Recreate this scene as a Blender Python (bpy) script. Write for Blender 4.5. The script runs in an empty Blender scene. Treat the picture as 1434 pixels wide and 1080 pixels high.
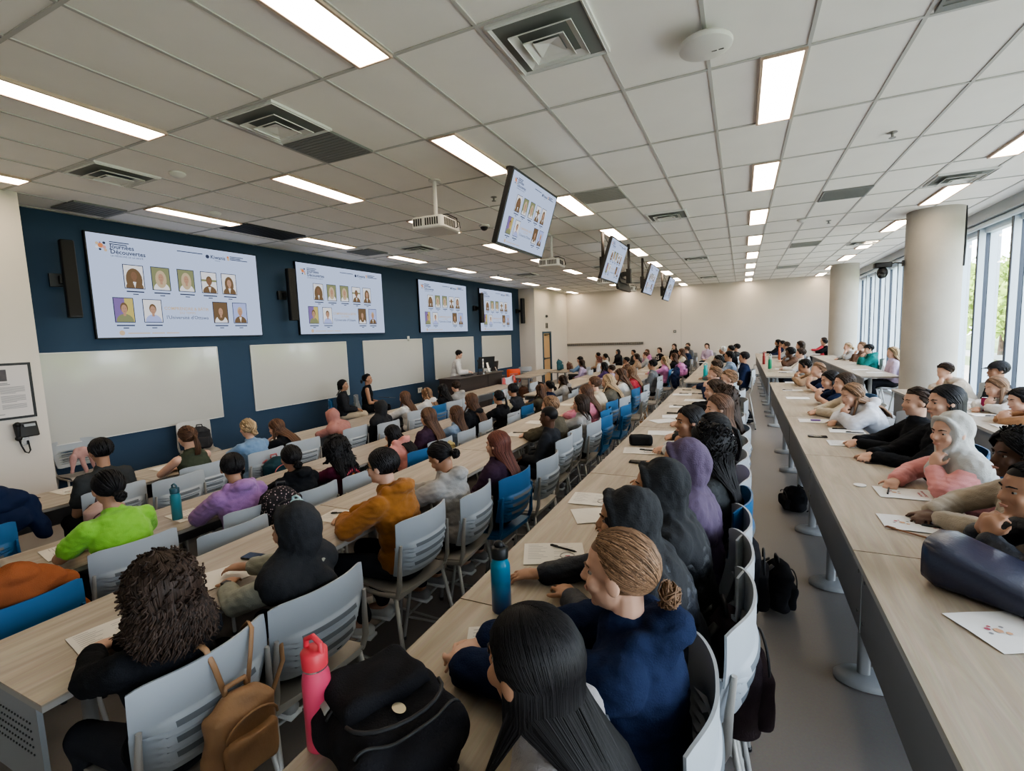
import bpy, math, random
import numpy as np
from mathutils import Vector as V, Matrix as M, Quaternion
random.seed(7)
C = bpy.context.scene.collection
PI = math.pi
R = math.radians

# ------------------------------------------------------------------ materials
MATS = {}
def mat(name, col, rough=.6, metal=0., noise=0., nscale=8., bump=0., bscale=60., stretch=(1, 1, 1), emit=None, es=1., spec=.4, sheen=0., coat=0., coord='Object'):
    if name in MATS: return MATS[name]
    m = bpy.data.materials.new(name); m.use_nodes = True
    nt = m.node_tree; b = nt.nodes['Principled BSDF']
    b.inputs['Base Color'].default_value = (*col, 1); b.inputs['Roughness'].default_value = rough
    b.inputs['Metallic'].default_value = metal; b.inputs['Specular IOR Level'].default_value = spec
    if sheen: b.inputs['Sheen Weight'].default_value = sheen; b.inputs['Sheen Roughness'].default_value = .5
    if coat: b.inputs['Coat Weight'].default_value = coat
    if emit: b.inputs['Emission Color'].default_value = (*emit, 1); b.inputs['Emission Strength'].default_value = es
    if noise or bump:
        tc = nt.nodes.new('ShaderNodeTexCoord'); mp = nt.nodes.new('ShaderNodeMapping')
        mp.inputs['Scale'].default_value = stretch
        nt.links.new(tc.outputs[coord], mp.inputs['Vector'])
    if noise:
        n = nt.nodes.new('ShaderNodeTexNoise'); n.inputs['Scale'].default_value = nscale; n.inputs['Detail'].default_value = 5
        nt.links.new(mp.outputs[0], n.inputs['Vector'])
        mx = nt.nodes.new('ShaderNodeMix'); mx.data_type = 'RGBA'
        mx.inputs[6].default_value = (*[c * (1 - noise) for c in col], 1); mx.inputs[7].default_value = (*[min(1, c * (1 + noise)) for c in col], 1)
        nt.links.new(n.outputs['Fac'], mx.inputs[0]); nt.links.new(mx.outputs[2], b.inputs['Base Color'])
    if bump:
        n2 = nt.nodes.new('ShaderNodeTexNoise'); n2.inputs['Scale'].default_value = bscale; n2.inputs['Detail'].default_value = 4
        nt.links.new(mp.outputs[0], n2.inputs['Vector'])
        bp = nt.nodes.new('ShaderNodeBump'); bp.inputs['Strength'].default_value = bump; bp.inputs['Distance'].default_value = .01
        nt.links.new(n2.outputs['Fac'], bp.inputs['Height']); nt.links.new(bp.outputs[0], b.inputs['Normal'])
    MATS[name] = m
    return m

def emis(name, col, s):
    if name in MATS: return MATS[name]
    m = bpy.data.materials.new(name); m.use_nodes = True
    nt = m.node_tree; nt.nodes.clear()
    e = nt.nodes.new('ShaderNodeEmission'); e.inputs[0].default_value = (*col, 1); e.inputs[1].default_value = s
    o = nt.nodes.new('ShaderNodeOutputMaterial'); nt.links.new(e.outputs[0], o.inputs[0])
    MATS[name] = m
    return m

def fabric(name, col): return mat('fabric_' + name, col, rough=.9, noise=.16, nscale=14, bump=.35, bscale=220, spec=.10, sheen=.15 if sum(col) > .4 else 0)
def hairmat(name, col): return mat('hair_' + name, col, rough=.5, noise=.3, nscale=5, spec=.2)

# ------------------------------------------------------------------ mesh builder
class B:
    def __init__(s): s.v = []; s.f = []; s.m = []
    def add(s, vs, fs, mi=0, T=None):
        o = len(s.v)
        if T is not None: vs = [T @ V(p) for p in vs]
        s.v += [tuple(p) for p in vs]; s.f += [tuple(i + o for i in f) for f in fs]; s.m += [mi] * len(fs)
    def box(s, c, d, mi=0, T=None, rot=None):
        x, y, z = [k / 2 for k in d]
        vs = [V((a * x, b * y, e * z)) for a in (-1, 1) for b in (-1, 1) for e in (-1, 1)]
        if rot is not None: vs = [rot @ p for p in vs]
        vs = [p + V(c) for p in vs]
        s.add(vs, [(0, 1, 3, 2), (4, 6, 7, 5), (0, 4, 5, 1), (2, 3, 7, 6), (0, 2, 6, 4), (1, 5, 7, 3)], mi, T)
    def rbox(s, c, d, r, mi=0, T=None, rot=None, n=3):
        # box with rounded vertical (z) edges and a small chamfer
        x, y, z = d[0] / 2 - r, d[1] / 2 - r, d[2] / 2
        ring = []
        for cx, cy, a0 in ((x, y, 0), (-x, y, 90), (-x, -y, 180), (x, -y, 270)):
            for k in range(n + 1):
                a = R(a0 + 90 * k / n); ring.append((cx, cy, math.cos(a), math.sin(a)))
        ch = min(r * .4, z * .4); L = len(ring); vs = []
        for zz, rr in ((-z, r - ch), (-z + ch, r), (z - ch, r), (z, r - ch)):
            for cx, cy, ca, sa in ring: vs.append(V((cx + ca * rr, cy + sa * rr, zz)))
        if rot is not None: vs = [rot @ p for p in vs]
        vs = [p + V(c) for p in vs]
        fs = [tuple(range(L))[::-1], tuple(range(3 * L, 4 * L))]
        for k in range(3):
            for i in range(L): j = (i + 1) % L; fs.append((k * L + i, k * L + j, (k + 1) * L + j, (k + 1) * L + i))
        s.add(vs, fs, mi, T)
    def tube(s, pts, rs, n=8, mi=0, T=None, cap=True, flat=1.):
        pts = [V(p) for p in pts]
        if not hasattr(rs, '__len__'): rs = [rs] * len(pts)
        vs = []; fs = []; up = None
        for i, p in enumerate(pts):
            d = (pts[min(i + 1, len(pts) - 1)] - pts[max(i - 1, 0)])
            if d.length < 1e-9: d = V((0, 0, 1))
            d.normalize()
            if up is None:
                up = V((0, 0, 1)) if abs(d.z) < .9 else V((0, 1, 0))
            a = d.cross(up)
            if a.length < 1e-6: a = d.cross(V((1, 0, 0)))
            a.normalize(); b = a.cross(d).normalized(); up = b
            for k in range(n):
                t = 2 * PI * k / n; vs.append(p + (a * math.cos(t) + b * math.sin(t) * flat) * rs[i])
        for i in range(len(pts) - 1):
            for k in range(n): j = (k + 1) % n; fs.append((i * n + k, i * n + j, (i + 1) * n + j, (i + 1) * n + k))
        if cap: fs += [tuple(range(n))[::-1], tuple(range((len(pts) - 1) * n, len(pts) * n))]
        s.add(vs, fs, mi, T)
    def cap(s, p0, p1, r0, r1=None, n=12, mi=0, T=None, flat=1.):
        r1 = r0 if r1 is None else r1
        p0, p1 = V(p0), V(p1); d = p1 - p0; L = d.length
        d = d / L if L > 1e-6 else V((0, 0, 1))
        pts = []; rs = []
        for k in range(4): a = PI / 2 * k / 4; pts.append(p0 - d * r0 * math.cos(a)); rs.append(max(r0 * math.sin(a), r0 * .05))
        pts += [p0, p1]; rs += [r0, r1]
        for k in range(3, -1, -1): a = PI / 2 * k / 4; pts.append(p1 + d * r1 * math.cos(a)); rs.append(max(r1 * math.sin(a), r1 * .05))
        s.tube(pts, rs, n, mi, T, flat=flat)
    def ell(s, c, r, rot=None, mi=0, T=None, nu=16, nv=10, keep=None):
        vs = []; fs = []
        for i in range(nv + 1):
            a = PI * i / nv
            for k in range(nu):
                t = 2 * PI * k / nu; vs.append(V((r[0] * math.sin(a) * math.cos(t), r[1] * math.sin(a) * math.sin(t), r[2] * math.cos(a))))
        for i in range(nv):
            for k in range(nu):
                j = (k + 1) % nu; q = (i * nu + k, (i + 1) * nu + k, (i + 1) * nu + j, i * nu + j)
                if keep and not keep(sum((vs[x] for x in q), V()) / 4): continue
                fs.append(q)
        if rot is not None: vs = [rot @ p for p in vs]
        s.add([p + V(c) for p in vs], fs, mi, T)
    def lathe(s, prof, c=(0, 0, 0), n=24, mi=0, T=None):
        vs = []; fs = []
        for r, z in prof:
            for k in range(n): t = 2 * PI * k / n; vs.append(V((c[0] + r * math.cos(t), c[1] + r * math.sin(t), c[2] + z)))
        for i in range(len(prof) - 1):
            for k in range(n): j = (k + 1) % n; fs.append((i * n + k, i * n + j, (i + 1) * n + j, (i + 1) * n + k))
        fs += [tuple(range(n))[::-1], tuple(range((len(prof) - 1) * n, len(prof) * n))]
        s.add(vs, fs, mi, T)
    def grid(s, f, nu, nv, mi=0, T=None, thick=0.):
        vs = [V(f(i / nu, j / nv)) for j in range(nv + 1) for i in range(nu + 1)]
        fs = [(j * (nu + 1) + i, j * (nu + 1) + i + 1, (j + 1) * (nu + 1) + i + 1, (j + 1) * (nu + 1) + i) for j in range(nv) for i in range(nu)]
        if thick:
            N = len(vs); ns = [V() for _ in vs]
            for q in fs:
                nn = (vs[q[1]] - vs[q[0]]).cross(vs[q[3]] - vs[q[0]])
                for k in q: ns[k] += nn
            back = [p - ns[i].normalized() * thick for i, p in enumerate(vs)]
            fs2 = [tuple(k + N for k in reversed(q)) for q in fs]
            w = nu + 1; bd = [j for j in range(nu)] 
            rim = [i for i in range(w)] + [j * w + nu for j in range(1, nv + 1)] + [nv * w + i for i in range(nu - 1, -1, -1)] + [j * w for j in range(nv - 1, 0, -1)]
            side = [(rim[(k + 1) % len(rim)], rim[k], rim[k] + N, rim[(k + 1) % len(rim)] + N) for k in range(len(rim))]
            vs = vs + back; fs = fs + fs2 + side
        s.add(vs, fs, mi, T)
    def mesh(s, name, smooth=False):
        me = bpy.data.meshes.new(name); me.from_pydata(s.v, [], s.f); me.polygons.foreach_set('material_index', s.m)
        me.validate(); me.update()
        if smooth: me.polygons.foreach_set('use_smooth', [True] * len(me.polygons))
        return me
    def obj(s, name, mats, parent=None, smooth=False, ang=None):
        me = s.mesh(name, smooth or ang is not None)
        if ang is not None: me.set_sharp_from_angle(angle=R(ang))
        return place(name, me, mats, parent)

def place(name, me, mats, parent=None):
    if not isinstance(mats, (list, tuple)): mats = [mats]
    for m in mats: me.materials.append(m)
    o = bpy.data.objects.new(name, me); C.objects.link(o)
    if parent is not None: o.parent = parent
    return o

def fuse(name, b, voxel, mats, parent=None, sm=3, wr=None, keepz=None):
    """one continuous surface out of overlapping volumes"""
    me = b.mesh('tmp'); o = bpy.data.objects.new('tmp', me); C.objects.link(o)
    r = o.modifiers.new('r', 'REMESH'); r.mode = 'VOXEL'; r.voxel_size = voxel; r.use_smooth_shade = True
    if sm: k = o.modifiers.new('s', 'SMOOTH'); k.factor = .5; k.iterations = sm
    dg = bpy.context.evaluated_depsgraph_get()
    me2 = bpy.data.meshes.new_from_object(o.evaluated_get(dg)); bpy.data.objects.remove(o); bpy.data.meshes.remove(me)
    me2.name = name; me2.materials.clear()
    n = len(me2.vertices)
    if wr and n:
        co = np.empty(n * 3); me2.vertices.foreach_get('co', co); co = co.reshape(-1, 3)
        no = np.empty(n * 3); me2.vertex_normals.foreach_get('vector', no); no = no.reshape(-1, 3)
        d = np.zeros(n)
        for amp, fx, fy, fz, sd in wr:
            rs = np.random.RandomState(sd)
            for q in range(4):
                ph = rs.rand(4) * 6.28; u = .6 + rs.rand(3) * .9
                d += amp / 2 * np.sin(co[:, 0] * fx * u[0] + ph[0] + 1.3 * np.sin(co[:, 2] * fz * u[2] * .5 + ph[3])) * np.sin(co[:, 1] * fy * u[1] + ph[1]) * np.cos(co[:, 2] * fz * u[2] + ph[2])
        co += no * d[:, None]
        me2.vertices.foreach_set('co', co.ravel())
    me2.polygons.foreach_set('use_smooth', [True] * len(me2.polygons)); me2.update()
    return place(name, me2, mats, parent)

def thing(name, label, cat, loc=(0, 0, 0), rz=0, group=None, parent=None):
    o = bpy.data.objects.new(name, None); C.objects.link(o); o.location = loc; o.rotation_euler = (0, 0, rz)
    o.empty_display_size = .1
    o['label'] = label; o['category'] = cat
    if group: o['group'] = group
    return o
def tag(o, label, cat, group=None, kind=None):
    o['label'] = label; o['category'] = cat
    if group: o['group'] = group
    if kind: o['kind'] = kind
    return o
def struct(o): o['kind'] = 'structure'; return o
def dup(root, loc, rz, label, group=None, remat=None):
    r = root.copy(); C.objects.link(r); r.location = loc; r.rotation_euler = (0, 0, rz); r['label'] = label
    if group: r['group'] = group
    def rec(src, dst):
        for ch in src.children:
            c = ch.copy(); C.objects.link(c); c.parent = dst
            if remat and ch.type == 'MESH':
                for i, sl in enumerate(ch.material_slots):
                    if sl.material and sl.material.name in remat:
                        c.material_slots[i].link = 'OBJECT'; c.material_slots[i].material = remat[sl.material.name]
            rec(ch, c)
    rec(root, r)
    return r

FONT = {}
def text_verts(s, size, bold=0.):
    """filled letters as flat mesh data in the xy plane, centred vertically on 0, starting at x=0"""
    key = (s, round(size, 4), bold)
    if key in FONT: return FONT[key]
    cu = bpy.data.curves.new('t', 'FONT'); cu.body = s; cu.size = size; cu.offset = bold; cu.resolution_u = 2
    o = bpy.data.objects.new('t', cu); C.objects.link(o)
    dg = bpy.context.evaluated_depsgraph_get(); me = bpy.data.meshes.new_from_object(o.evaluated_get(dg))
    vs = [tuple(v.co) for v in me.vertices]; fs = [tuple(p.vertices) for p in me.polygons]
    bpy.data.objects.remove(o); bpy.data.meshes.remove(me); bpy.data.curves.remove(cu)
    w = max([v[0] for v in vs] or [0])
    FONT[key] = (vs, fs, w)
    return FONT[key]
def put_text(b, s, size, T, mi=0, center=False, bold=0.):
    vs, fs, w = text_verts(s, size, bold)
    off = -w / 2 if center else 0
    b.add([(x + off, y, 0) for x, y, z in vs], fs, mi, T)
# ------------------------------------------------------------------ palette
white_wall = mat('wall_paint', (.64, .59, .535), .85, noise=.03, nscale=1.5)
blue_wall = mat('blue_paint', (.028, .058, .105), .8, noise=.08, nscale=2)
steel = mat('grey_steel', (.30, .31, .33), .45, metal=.2)
dark_metal = mat('dark_metal', (.025, .026, .028), .5)
black_pl = mat('black_plastic', (.012, .012, .013), .45)
white_pl = mat('white_plastic', (.68, .67, .64), .45)
concrete = mat('concrete', (.44, .41, .36), .8, noise=.16, nscale=2.2, bump=.25, bscale=25)
alu = mat('pale_aluminium', (.58, .66, .73), .45, noise=.03)
door_wood = mat('door_wood', (.52, .33, .17), .55, noise=.12, nscale=3, stretch=(8, 8, .6))
paper_m = mat('paper', (.72, .71, .70), .8)
paper_warm = mat('paper_warm', (.70, .66, .60), .8)
ink = mat('ink', (.06, .06, .07), .8)
chrome = mat('chrome', (.6, .6, .6), .25, metal=.9)

def floor_mat():
    m = bpy.data.materials.new('vinyl_floor'); m.use_nodes = True; nt = m.node_tree; b = nt.nodes['Principled BSDF']
    tc = nt.nodes.new('ShaderNodeTexCoord'); n = nt.nodes.new('ShaderNodeTexNoise'); n.inputs['Scale'].default_value = .6; n.inputs['Detail'].default_value = 8
    n2 = nt.nodes.new('ShaderNodeTexNoise'); n2.inputs['Scale'].default_value = 90; n2.inputs['Detail'].default_value = 3
    mx = nt.nodes.new('ShaderNodeMix'); mx.data_type = 'RGBA'; mx.inputs[6].default_value = (.20, .18, .17, 1); mx.inputs[7].default_value = (.27, .245, .23, 1)
    mx2 = nt.nodes.new('ShaderNodeMix'); mx2.data_type = 'RGBA'; mx2.blend_type = 'MULTIPLY'; mx2.inputs[0].default_value = .25
    nt.links.new(tc.outputs['Object'], n.inputs['Vector']); nt.links.new(tc.outputs['Object'], n2.inputs['Vector'])
    nt.links.new(n.outputs['Fac'], mx.inputs[0]); nt.links.new(mx.outputs[2], mx2.inputs[6]); nt.links.new(n2.outputs['Color'], mx2.inputs[7])
    nt.links.new(mx2.outputs[2], b.inputs['Base Color']); b.inputs['Roughness'].default_value = .42; b.inputs['Specular IOR Level'].default_value = .35
    return m
def wood_mat():
    m = bpy.data.materials.new('ash_laminate'); m.use_nodes = True; nt = m.node_tree; b = nt.nodes['Principled BSDF']
    tc = nt.nodes.new('ShaderNodeTexCoord'); mp = nt.nodes.new('ShaderNodeMapping'); mp.inputs['Scale'].default_value = (9, .8, 9)
    n = nt.nodes.new('ShaderNodeTexNoise'); n.inputs['Scale'].default_value = 1.6; n.inputs['Detail'].default_value = 9; n.inputs['Roughness'].default_value = .62; n.inputs['Distortion'].default_value = .6
    mp2 = nt.nodes.new('ShaderNodeMapping'); mp2.inputs['Scale'].default_value = (60, 2.2, 60)
    n2 = nt.nodes.new('ShaderNodeTexNoise'); n2.inputs['Scale'].default_value = 2.; n2.inputs['Detail'].default_value = 4
    cr = nt.nodes.new('ShaderNodeValToRGB'); cr.color_ramp.elements[0].position = .33; cr.color_ramp.elements[0].color = (.30, .245, .185, 1)
    cr.color_ramp.elements[1].position = .66; cr.color_ramp.elements[1].color = (.47, .405, .325, 1)
    mx = nt.nodes.new('ShaderNodeMix'); mx.data_type = 'RGBA'; mx.blend_type = 'MULTIPLY'; mx.inputs[0].default_value = .22
    nt.links.new(tc.outputs['Object'], mp.inputs[0]); nt.links.new(mp.outputs[0], n.inputs[0]); nt.links.new(n.outputs['Fac'], cr.inputs[0])
    nt.links.new(tc.outputs['Object'], mp2.inputs[0]); nt.links.new(mp2.outputs[0], n2.inputs[0])
    nt.links.new(cr.outputs[0], mx.inputs[6]); nt.links.new(n2.outputs['Color'], mx.inputs[7]); nt.links.new(mx.outputs[2], b.inputs['Base Color'])
    b.inputs['Roughness'].default_value = .38; b.inputs['Specular IOR Level'].default_value = .4
    return m
def glass_mat():
    m = bpy.data.materials.new('window_glass'); m.use_nodes = True; nt = m.node_tree; nt.nodes.clear()
    t = nt.nodes.new('ShaderNodeBsdfTransparent'); t.inputs[0].default_value = (.97, 1., 1., 1)
    g = nt.nodes.new('ShaderNodeBsdfGlossy'); g.inputs['Roughness'].default_value = .02
    fr = nt.nodes.new('ShaderNodeFresnel'); fr.inputs[0].default_value = 1.35
    mx = nt.nodes.new('ShaderNodeMixShader'); o = nt.nodes.new('ShaderNodeOutputMaterial')
    ml = nt.nodes.new('ShaderNodeMath'); ml.operation = 'MULTIPLY'; ml.inputs[1].default_value = .22; nt.links.new(fr.outputs[0], ml.inputs[0]); nt.links.new(ml.outputs[0], mx.inputs[0]); nt.links.new(t.outputs[0], mx.inputs[1]); nt.links.new(g.outputs[0], mx.inputs[2]); nt.links.new(mx.outputs[0], o.inputs[0])
    return m
FLOOR = floor_mat(); WOOD = wood_mat(); GLASS = glass_mat()
ceil_tile = mat('ceiling_tile', (.86, .835, .80), .9, noise=.04, nscale=3, bump=.15, bscale=300)
ceil_bar = mat('ceiling_bar', (.50, .49, .47), .6)

CH = 3.92; YF = 22.4; XB = -8.235; XW = 3.95; Y0 = -3.6
# ------------------------------------------------------------------ shell
def flat(name, pts, m):
    b = B(); b.add(pts, [tuple(range(len(pts)))]); return struct(b.obj(name, m))
b = B(); b.box(((XB + XW) / 2, (Y0 + YF) / 2, -.05), (XW - XB + .6, YF - Y0 + .4, .1)); struct(b.obj('floor', FLOOR))
b = B(); b.box(((XB + XW) / 2, (Y0 + YF) / 2, CH + .05), (XW - XB + .6, YF - Y0 + .4, .1)); struct(b.obj('ceiling', ceil_tile))
b = B(); b.box((XB - .1, (Y0 + YF) / 2, CH / 2), (.2, YF - Y0, CH)); struct(b.obj('wall_left', blue_wall))
b = B(); b.box(((XB + XW) / 2, YF + .1, CH / 2), (XW - XB + .4, .2, CH)); b.box((-2.36, YF - .003, CH / 2), (.02, .006, CH), 1); struct(b.obj('wall_far', [white_wall, mat('wall_seam', (.45, .43, .41), .8)]))
b = B(); b.box(((XB + XW) / 2, Y0 - .1, CH / 2), (XW - XB + .4, .2, CH)); struct(b.obj('wall_near', white_wall))
b = B(); b.box(((XB - 7.53) / 2, (Y0 + 2.86) / 2, CH / 2), (XB * -1 - 7.53, 2.86 - Y0, CH)); struct(b.obj('wall_left_return', white_wall))
# far left pier with the door
PX = -7.55
b = B(); b.box(((XB + PX) / 2, (18.35 + 19.15) / 2, CH / 2), (-XB + PX, .8, CH)); b.box(((XB + PX) / 2, (20.15 + YF) / 2, CH / 2), (-XB + PX, YF - 20.15, CH))
b.box(((XB + PX) / 2, 19.65, (CH + 2.17) / 2), (-XB + PX, 1.0, CH - 2.17)); struct(b.obj('wall_left_pier', white_wall))
b = B(); blue_fr = mat('blue_door_frame', (.02, .06, .10), .5)
b.box((PX - .05, 19.19, 1.085), (.16, .08, 2.17)); b.box((PX - .05, 20.11, 1.085), (.16, .08, 2.17)); b.box((PX - .05, 19.65, 2.13), (.16, .84, .08))
df = struct(b.obj('door_1_frame', blue_fr))
b = B(); b.box((PX - .06, 19.65, 1.045), (.05, .84, 2.09)); dr = struct(b.obj('door_1', door_wood))
b = B(); b.box((PX - .02, 19.65, 1.02), (.04, .7, .05)); b.box((PX - .02, 19.35, 1.02), (.06, .08, .09)); b.obj('push_bar', dark_metal, dr)
b = B(); b.box((PX - .01, 19.6, 2.02), (.05, .25, .05)); b.tube([(PX, 19.6, 2.03), (PX + .12, 19.75, 2.04), (PX - .0, 19.95, 2.05)], .01); b.obj('door_closer', dark_metal, dr)
b = B(); b.box((PX + .012, 19.6, 2.42), (.02, .07, .22)); b.box((PX + .012, 19.75, 2.42), (.02, .07, .22)); tag(b.obj('wall_sign', dark_metal), 'pair of small dark vertical signs above the wooden door', 'sign')
b = B(); b.ell((PX + .03, 19.65, 2.82), (.04, .12, .06)); b.box((PX + .01, 19.65, 2.82), (.02, .3, .14), 1); tag(b.obj('emergency_light', [dark_metal, white_pl]), 'small dark wall fixture high above the wooden door', 'light')
# baseboards
bb = mat('baseboard', (.03, .032, .035), .5)
b = B(); b.box((XB + .01, 10.6, .05), (.02, 15.4, .1)); struct(b.obj('baseboard_left', bb))
b = B(); b.box(((PX + XW) / 2, YF - .01, .05), (XW - PX, .02, .1)); struct(b.obj('baseboard_far', bb))

# suspended ceiling bars
bars = B(); z = CH - .004
x = .384 - .61 * 14
while x < XW - .1:
    if x > XB: bars.box((x, (Y0 + YF) / 2, z), (.024, YF - Y0, .008))
    x += .61
y = 1.52 - 1.22 * 4
while y < YF:
    if y > Y0: bars.box(((XB + 3.45) / 2, y, z - .001), (3.45 - XB, .024, .008))
    y += 1.22
o = struct(bars.obj('ceiling_trim', ceil_bar))

# ------------------------------------------------------------------ ceiling lights
LIGHT = emis('light_panel', (1., .82, .61), 11)
lframe = mat('light_frame', (.55, .42, .34), .6)
def mk_light():
    t = thing('ceiling_light', 'x', 'light', group='recessed strip lights in the ceiling grid')
    b = B(); b.box((0, 0, -.012), (.245, 1.19, .012)); b.obj('diffuser', LIGHT, t)
    b = B()
    for s in (-1, 1): b.box((s * .132, 0, -.012), (.02, 1.215, .024)); b.box((0, s * .602, -.012), (.245, .015, .024))
    b.obj('frame', lframe, t); return t
L0 = None; cols = {-7.0: 'beside the blue wall', -4.6: 'between the blue wall and the projectors', -2.2: 'along the hanging screens', .24: 'over the main aisle', 2.67: 'nearest the windows'}
ordn = ['first', 'second', 'third', 'fourth', 'fifth', 'sixth', 'seventh', 'eighth', 'ninth']
for cx, cn in cols.items():
    for k in range(9):
        yy = 2.13 + 2.44 * k
        xx = -2.49 if (cx == -2.2 and k == 1) else cx
        if yy > YF - .7: continue
        if cx in (.24,) and k == 0: continue
        if cx == 2.67 and k < 2: continue
        lab = '%s recessed strip light of the ceiling row %s' % (ordn[k], cn)
        if L0 is None: L0 = mk_light(); L0['label'] = lab; L0.location = (xx, yy, CH)
        else: dup(L0, (xx, yy, CH), 0, lab)
# air diffusers
dm = mat('diffuser_metal', (.72, .72, .70), .5); dkm = mat('duct_dark', (.20, .21, .20), .8)
def mk_diff():
    t = thing('air_vent', 'x', 'vent', group='square air diffusers in the ceiling')
    b = B(); b.box((0, 0, -.01), (.58, .58, .006)); b.obj('backing', dkm, t)
    b = B()
    for q, (w, z) in enumerate(((.29, -.02), (.20, -.045), (.13, -.06))):
        b.grid(lambda u, v: (0, 0, 0), 1, 1) if False else None
        for k in range(4):
            Tm = M.Rotation(k * PI / 2, 4, 'Z')
            b.add([(-w, -w, z), (w, -w, z), (w - .045, -w + .045, z + .02), (-w + .045, -w + .045, z + .02)], [(0, 1, 2, 3)], 0, Tm)
            b.add([(-w, -w, z), (w, -w, z), (w, -w, z - .008), (-w, -w, z - .008)], [(0, 3, 2, 1)], 0, Tm)
    b.add([(-.085, -.085, -.055), (.085, -.085, -.055), (.085, .085, -.055), (-.085, .085, -.055), (0, 0, -.03)], [(0, 1, 4), (1, 2, 4), (2, 3, 4), (3, 0, 4)])
    b.obj('vane', dm, t)
    b = B()
    for s in (-1, 1): b.box((s * .297, 0, -.01), (.016, .61, .02)); b.box((0, s * .297, -.01), (.58, .016, .02))
    b.obj('frame', dm, t); return t
D0 = None
for (dx, dy, lab) in [(-1.1, 3.07, 'large square air diffuser nearest the camera'), (-3.53, 3.07, 'square air diffuser beside a grey return panel'), (-6.0, 3.07, 'square air diffuser before the first projected slide'),
                      (-1.1, 8.45, 'square air diffuser beyond the first hanging screen'), (2.55, 8.45, 'square air diffuser above the large concrete column'), (-3.53, 8.45, 'square air diffuser between two projectors'),
                      (-6.0, 8.45, 'square air diffuser near the third whiteboard'), (-1.1, 13.9, 'square air diffuser above the far tables, aisle side'), (2.55, 13.9, 'square air diffuser between the two concrete columns'),
                      (-3.53, 13.9, 'square air diffuser near the far projectors'), (-6.0, 14.0, 'square air diffuser over the lectern end'), (-1.1, 19.3, 'square air diffuser nearest the far wall'), (-3.6, 19.3, 'square air diffuser above the coat rail')]:
    if D0 is None: D0 = mk_diff(); D0['label'] = lab; D0.location = (dx, dy, CH)
    else: dup(D0, (dx, dy, CH), 0, lab)
gp = mat('return_panel', (.22, .225, .22), .5, bump=.3, bscale=400); gpd = mat('return_dark', (.03, .03, .03), .6)
for k, (x, y, w, l, mm, lab) in enumerate([(-3.55, 3.66, .58, .55, gp, 'dark grey return grille beside the second diffuser'), (-1.73, 6.7, .58, .55, mat('rp2', (.36, .36, .34), .5), 'pale grey return grille beside the first hanging screen'),
        (1.31, 8.55, .58, .6, gp, 'grey return grille between aisle lights and window lights'), (-7.1, 5.75, .58, 1.15, gpd, 'long black return grille above the first slide'), (-7.68, 3.62, .56, .58, gp, 'grey return grille in the corner by the white pier'),
        (1.31, 3.62, .58, .6, gp, 'grey return grille at the top edge of the picture'), (1.31, 13.3, .58, .6, mat('rp2', (.36, .36, .34), .5), 'second grey return grille along the aisle ceiling'), (1.31, 18., .58, .6, mat('rp2', (.36, .36, .34), .5), 'far grey return grille along the aisle ceiling'),
        (-7.1, 8.2, .58, .6, gp, 'small grey return grille above the third slide')]):
    b = B(); b.box((x, y, CH - .01), (w, l, .02))
    for q in range(int(l / .05)): b.box((x, y - l / 2 + .03 + q * .05, CH - .022), (w - .04, .006, .006))
    tag(b.obj('return_grille', mm), lab, 'vent', 'flat return grilles in the ceiling')
# access point, detectors, sprinklers
t = thing('wireless_access_point', 'round white wireless access point on the ceiling above the aisle', 'access point', (-.222, 3.48, CH))
b = B(); b.lathe([(.02, -.115), (.12, -.11), (.155, -.095), (.16, -.075), (.15, -.06), (.05, -.055)], n=32); b.obj('body', white_pl, t, ang=40)
b = B(); b.lathe([(.04, -.06), (.04, 0)], n=16); b.box((.0, .02, -.03), (.2, .03, .012)); b.obj('bracket', mat('ap_bracket', (.4, .38, .35), .5), t)
b = B(); b.box((.05, .02, -.1125), (.03, .008, .004)); b.box((.09, .02, -.1115), (.03, .008, .004)); b.obj('port', black_pl, t)
def sprinkler(x, y, lab, kind=0):
    b = B()
    if kind: b.lathe([(.075, 0), (.08, -.015), (.06, -.035), (.03, -.05)], (x, y, CH), 20); n = 'smoke_detector'
    else: b.lathe([(.04, 0), (.042, -.006), (.012, -.012), (.012, -.045), (.03, -.05), (.03, -.055)], (x, y, CH), 16); n = 'sprinkler_head'
    tag(b.obj(n, white_pl if kind else mat('sprinkler', (.3, .29, .28), .4, metal=.6), ang=40), lab, 'detector' if kind else 'sprinkler')
sprinkler(-5.42, 3.38, 'round white smoke detector before the first slide', 1); sprinkler(-6.63, 4.59, 'round smoke detector above the top edge of the first slide', 1)
sprinkler(1.316, 6.12, 'sprinkler head between aisle lights and window lights'); sprinkler(-3.0, 6.0, 'sprinkler head left of the first hanging screen'); sprinkler(.95, 10.2, 'round smoke detector beyond the aisle grille', 1); sprinkler(1.4, 10.6, 'sprinkler head in front of the smaller column'); sprinkler(-6.7, 13.5, 'sprinkler head near the fourth slide')
t = thing('dome_camera', 'small black dome camera on the ceiling between the projectors', 'camera', (-3.9, 7.4, CH))
b = B(); b.lathe([(.09, 0), (.09, -.02), (.07, -.03)], n=20); b.obj('base', white_pl, t, ang=40)
b = B(); b.ell((0, 0, -.03), (.065, .065, .06)); b.obj('dome', black_pl, t, smooth=True)

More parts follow.
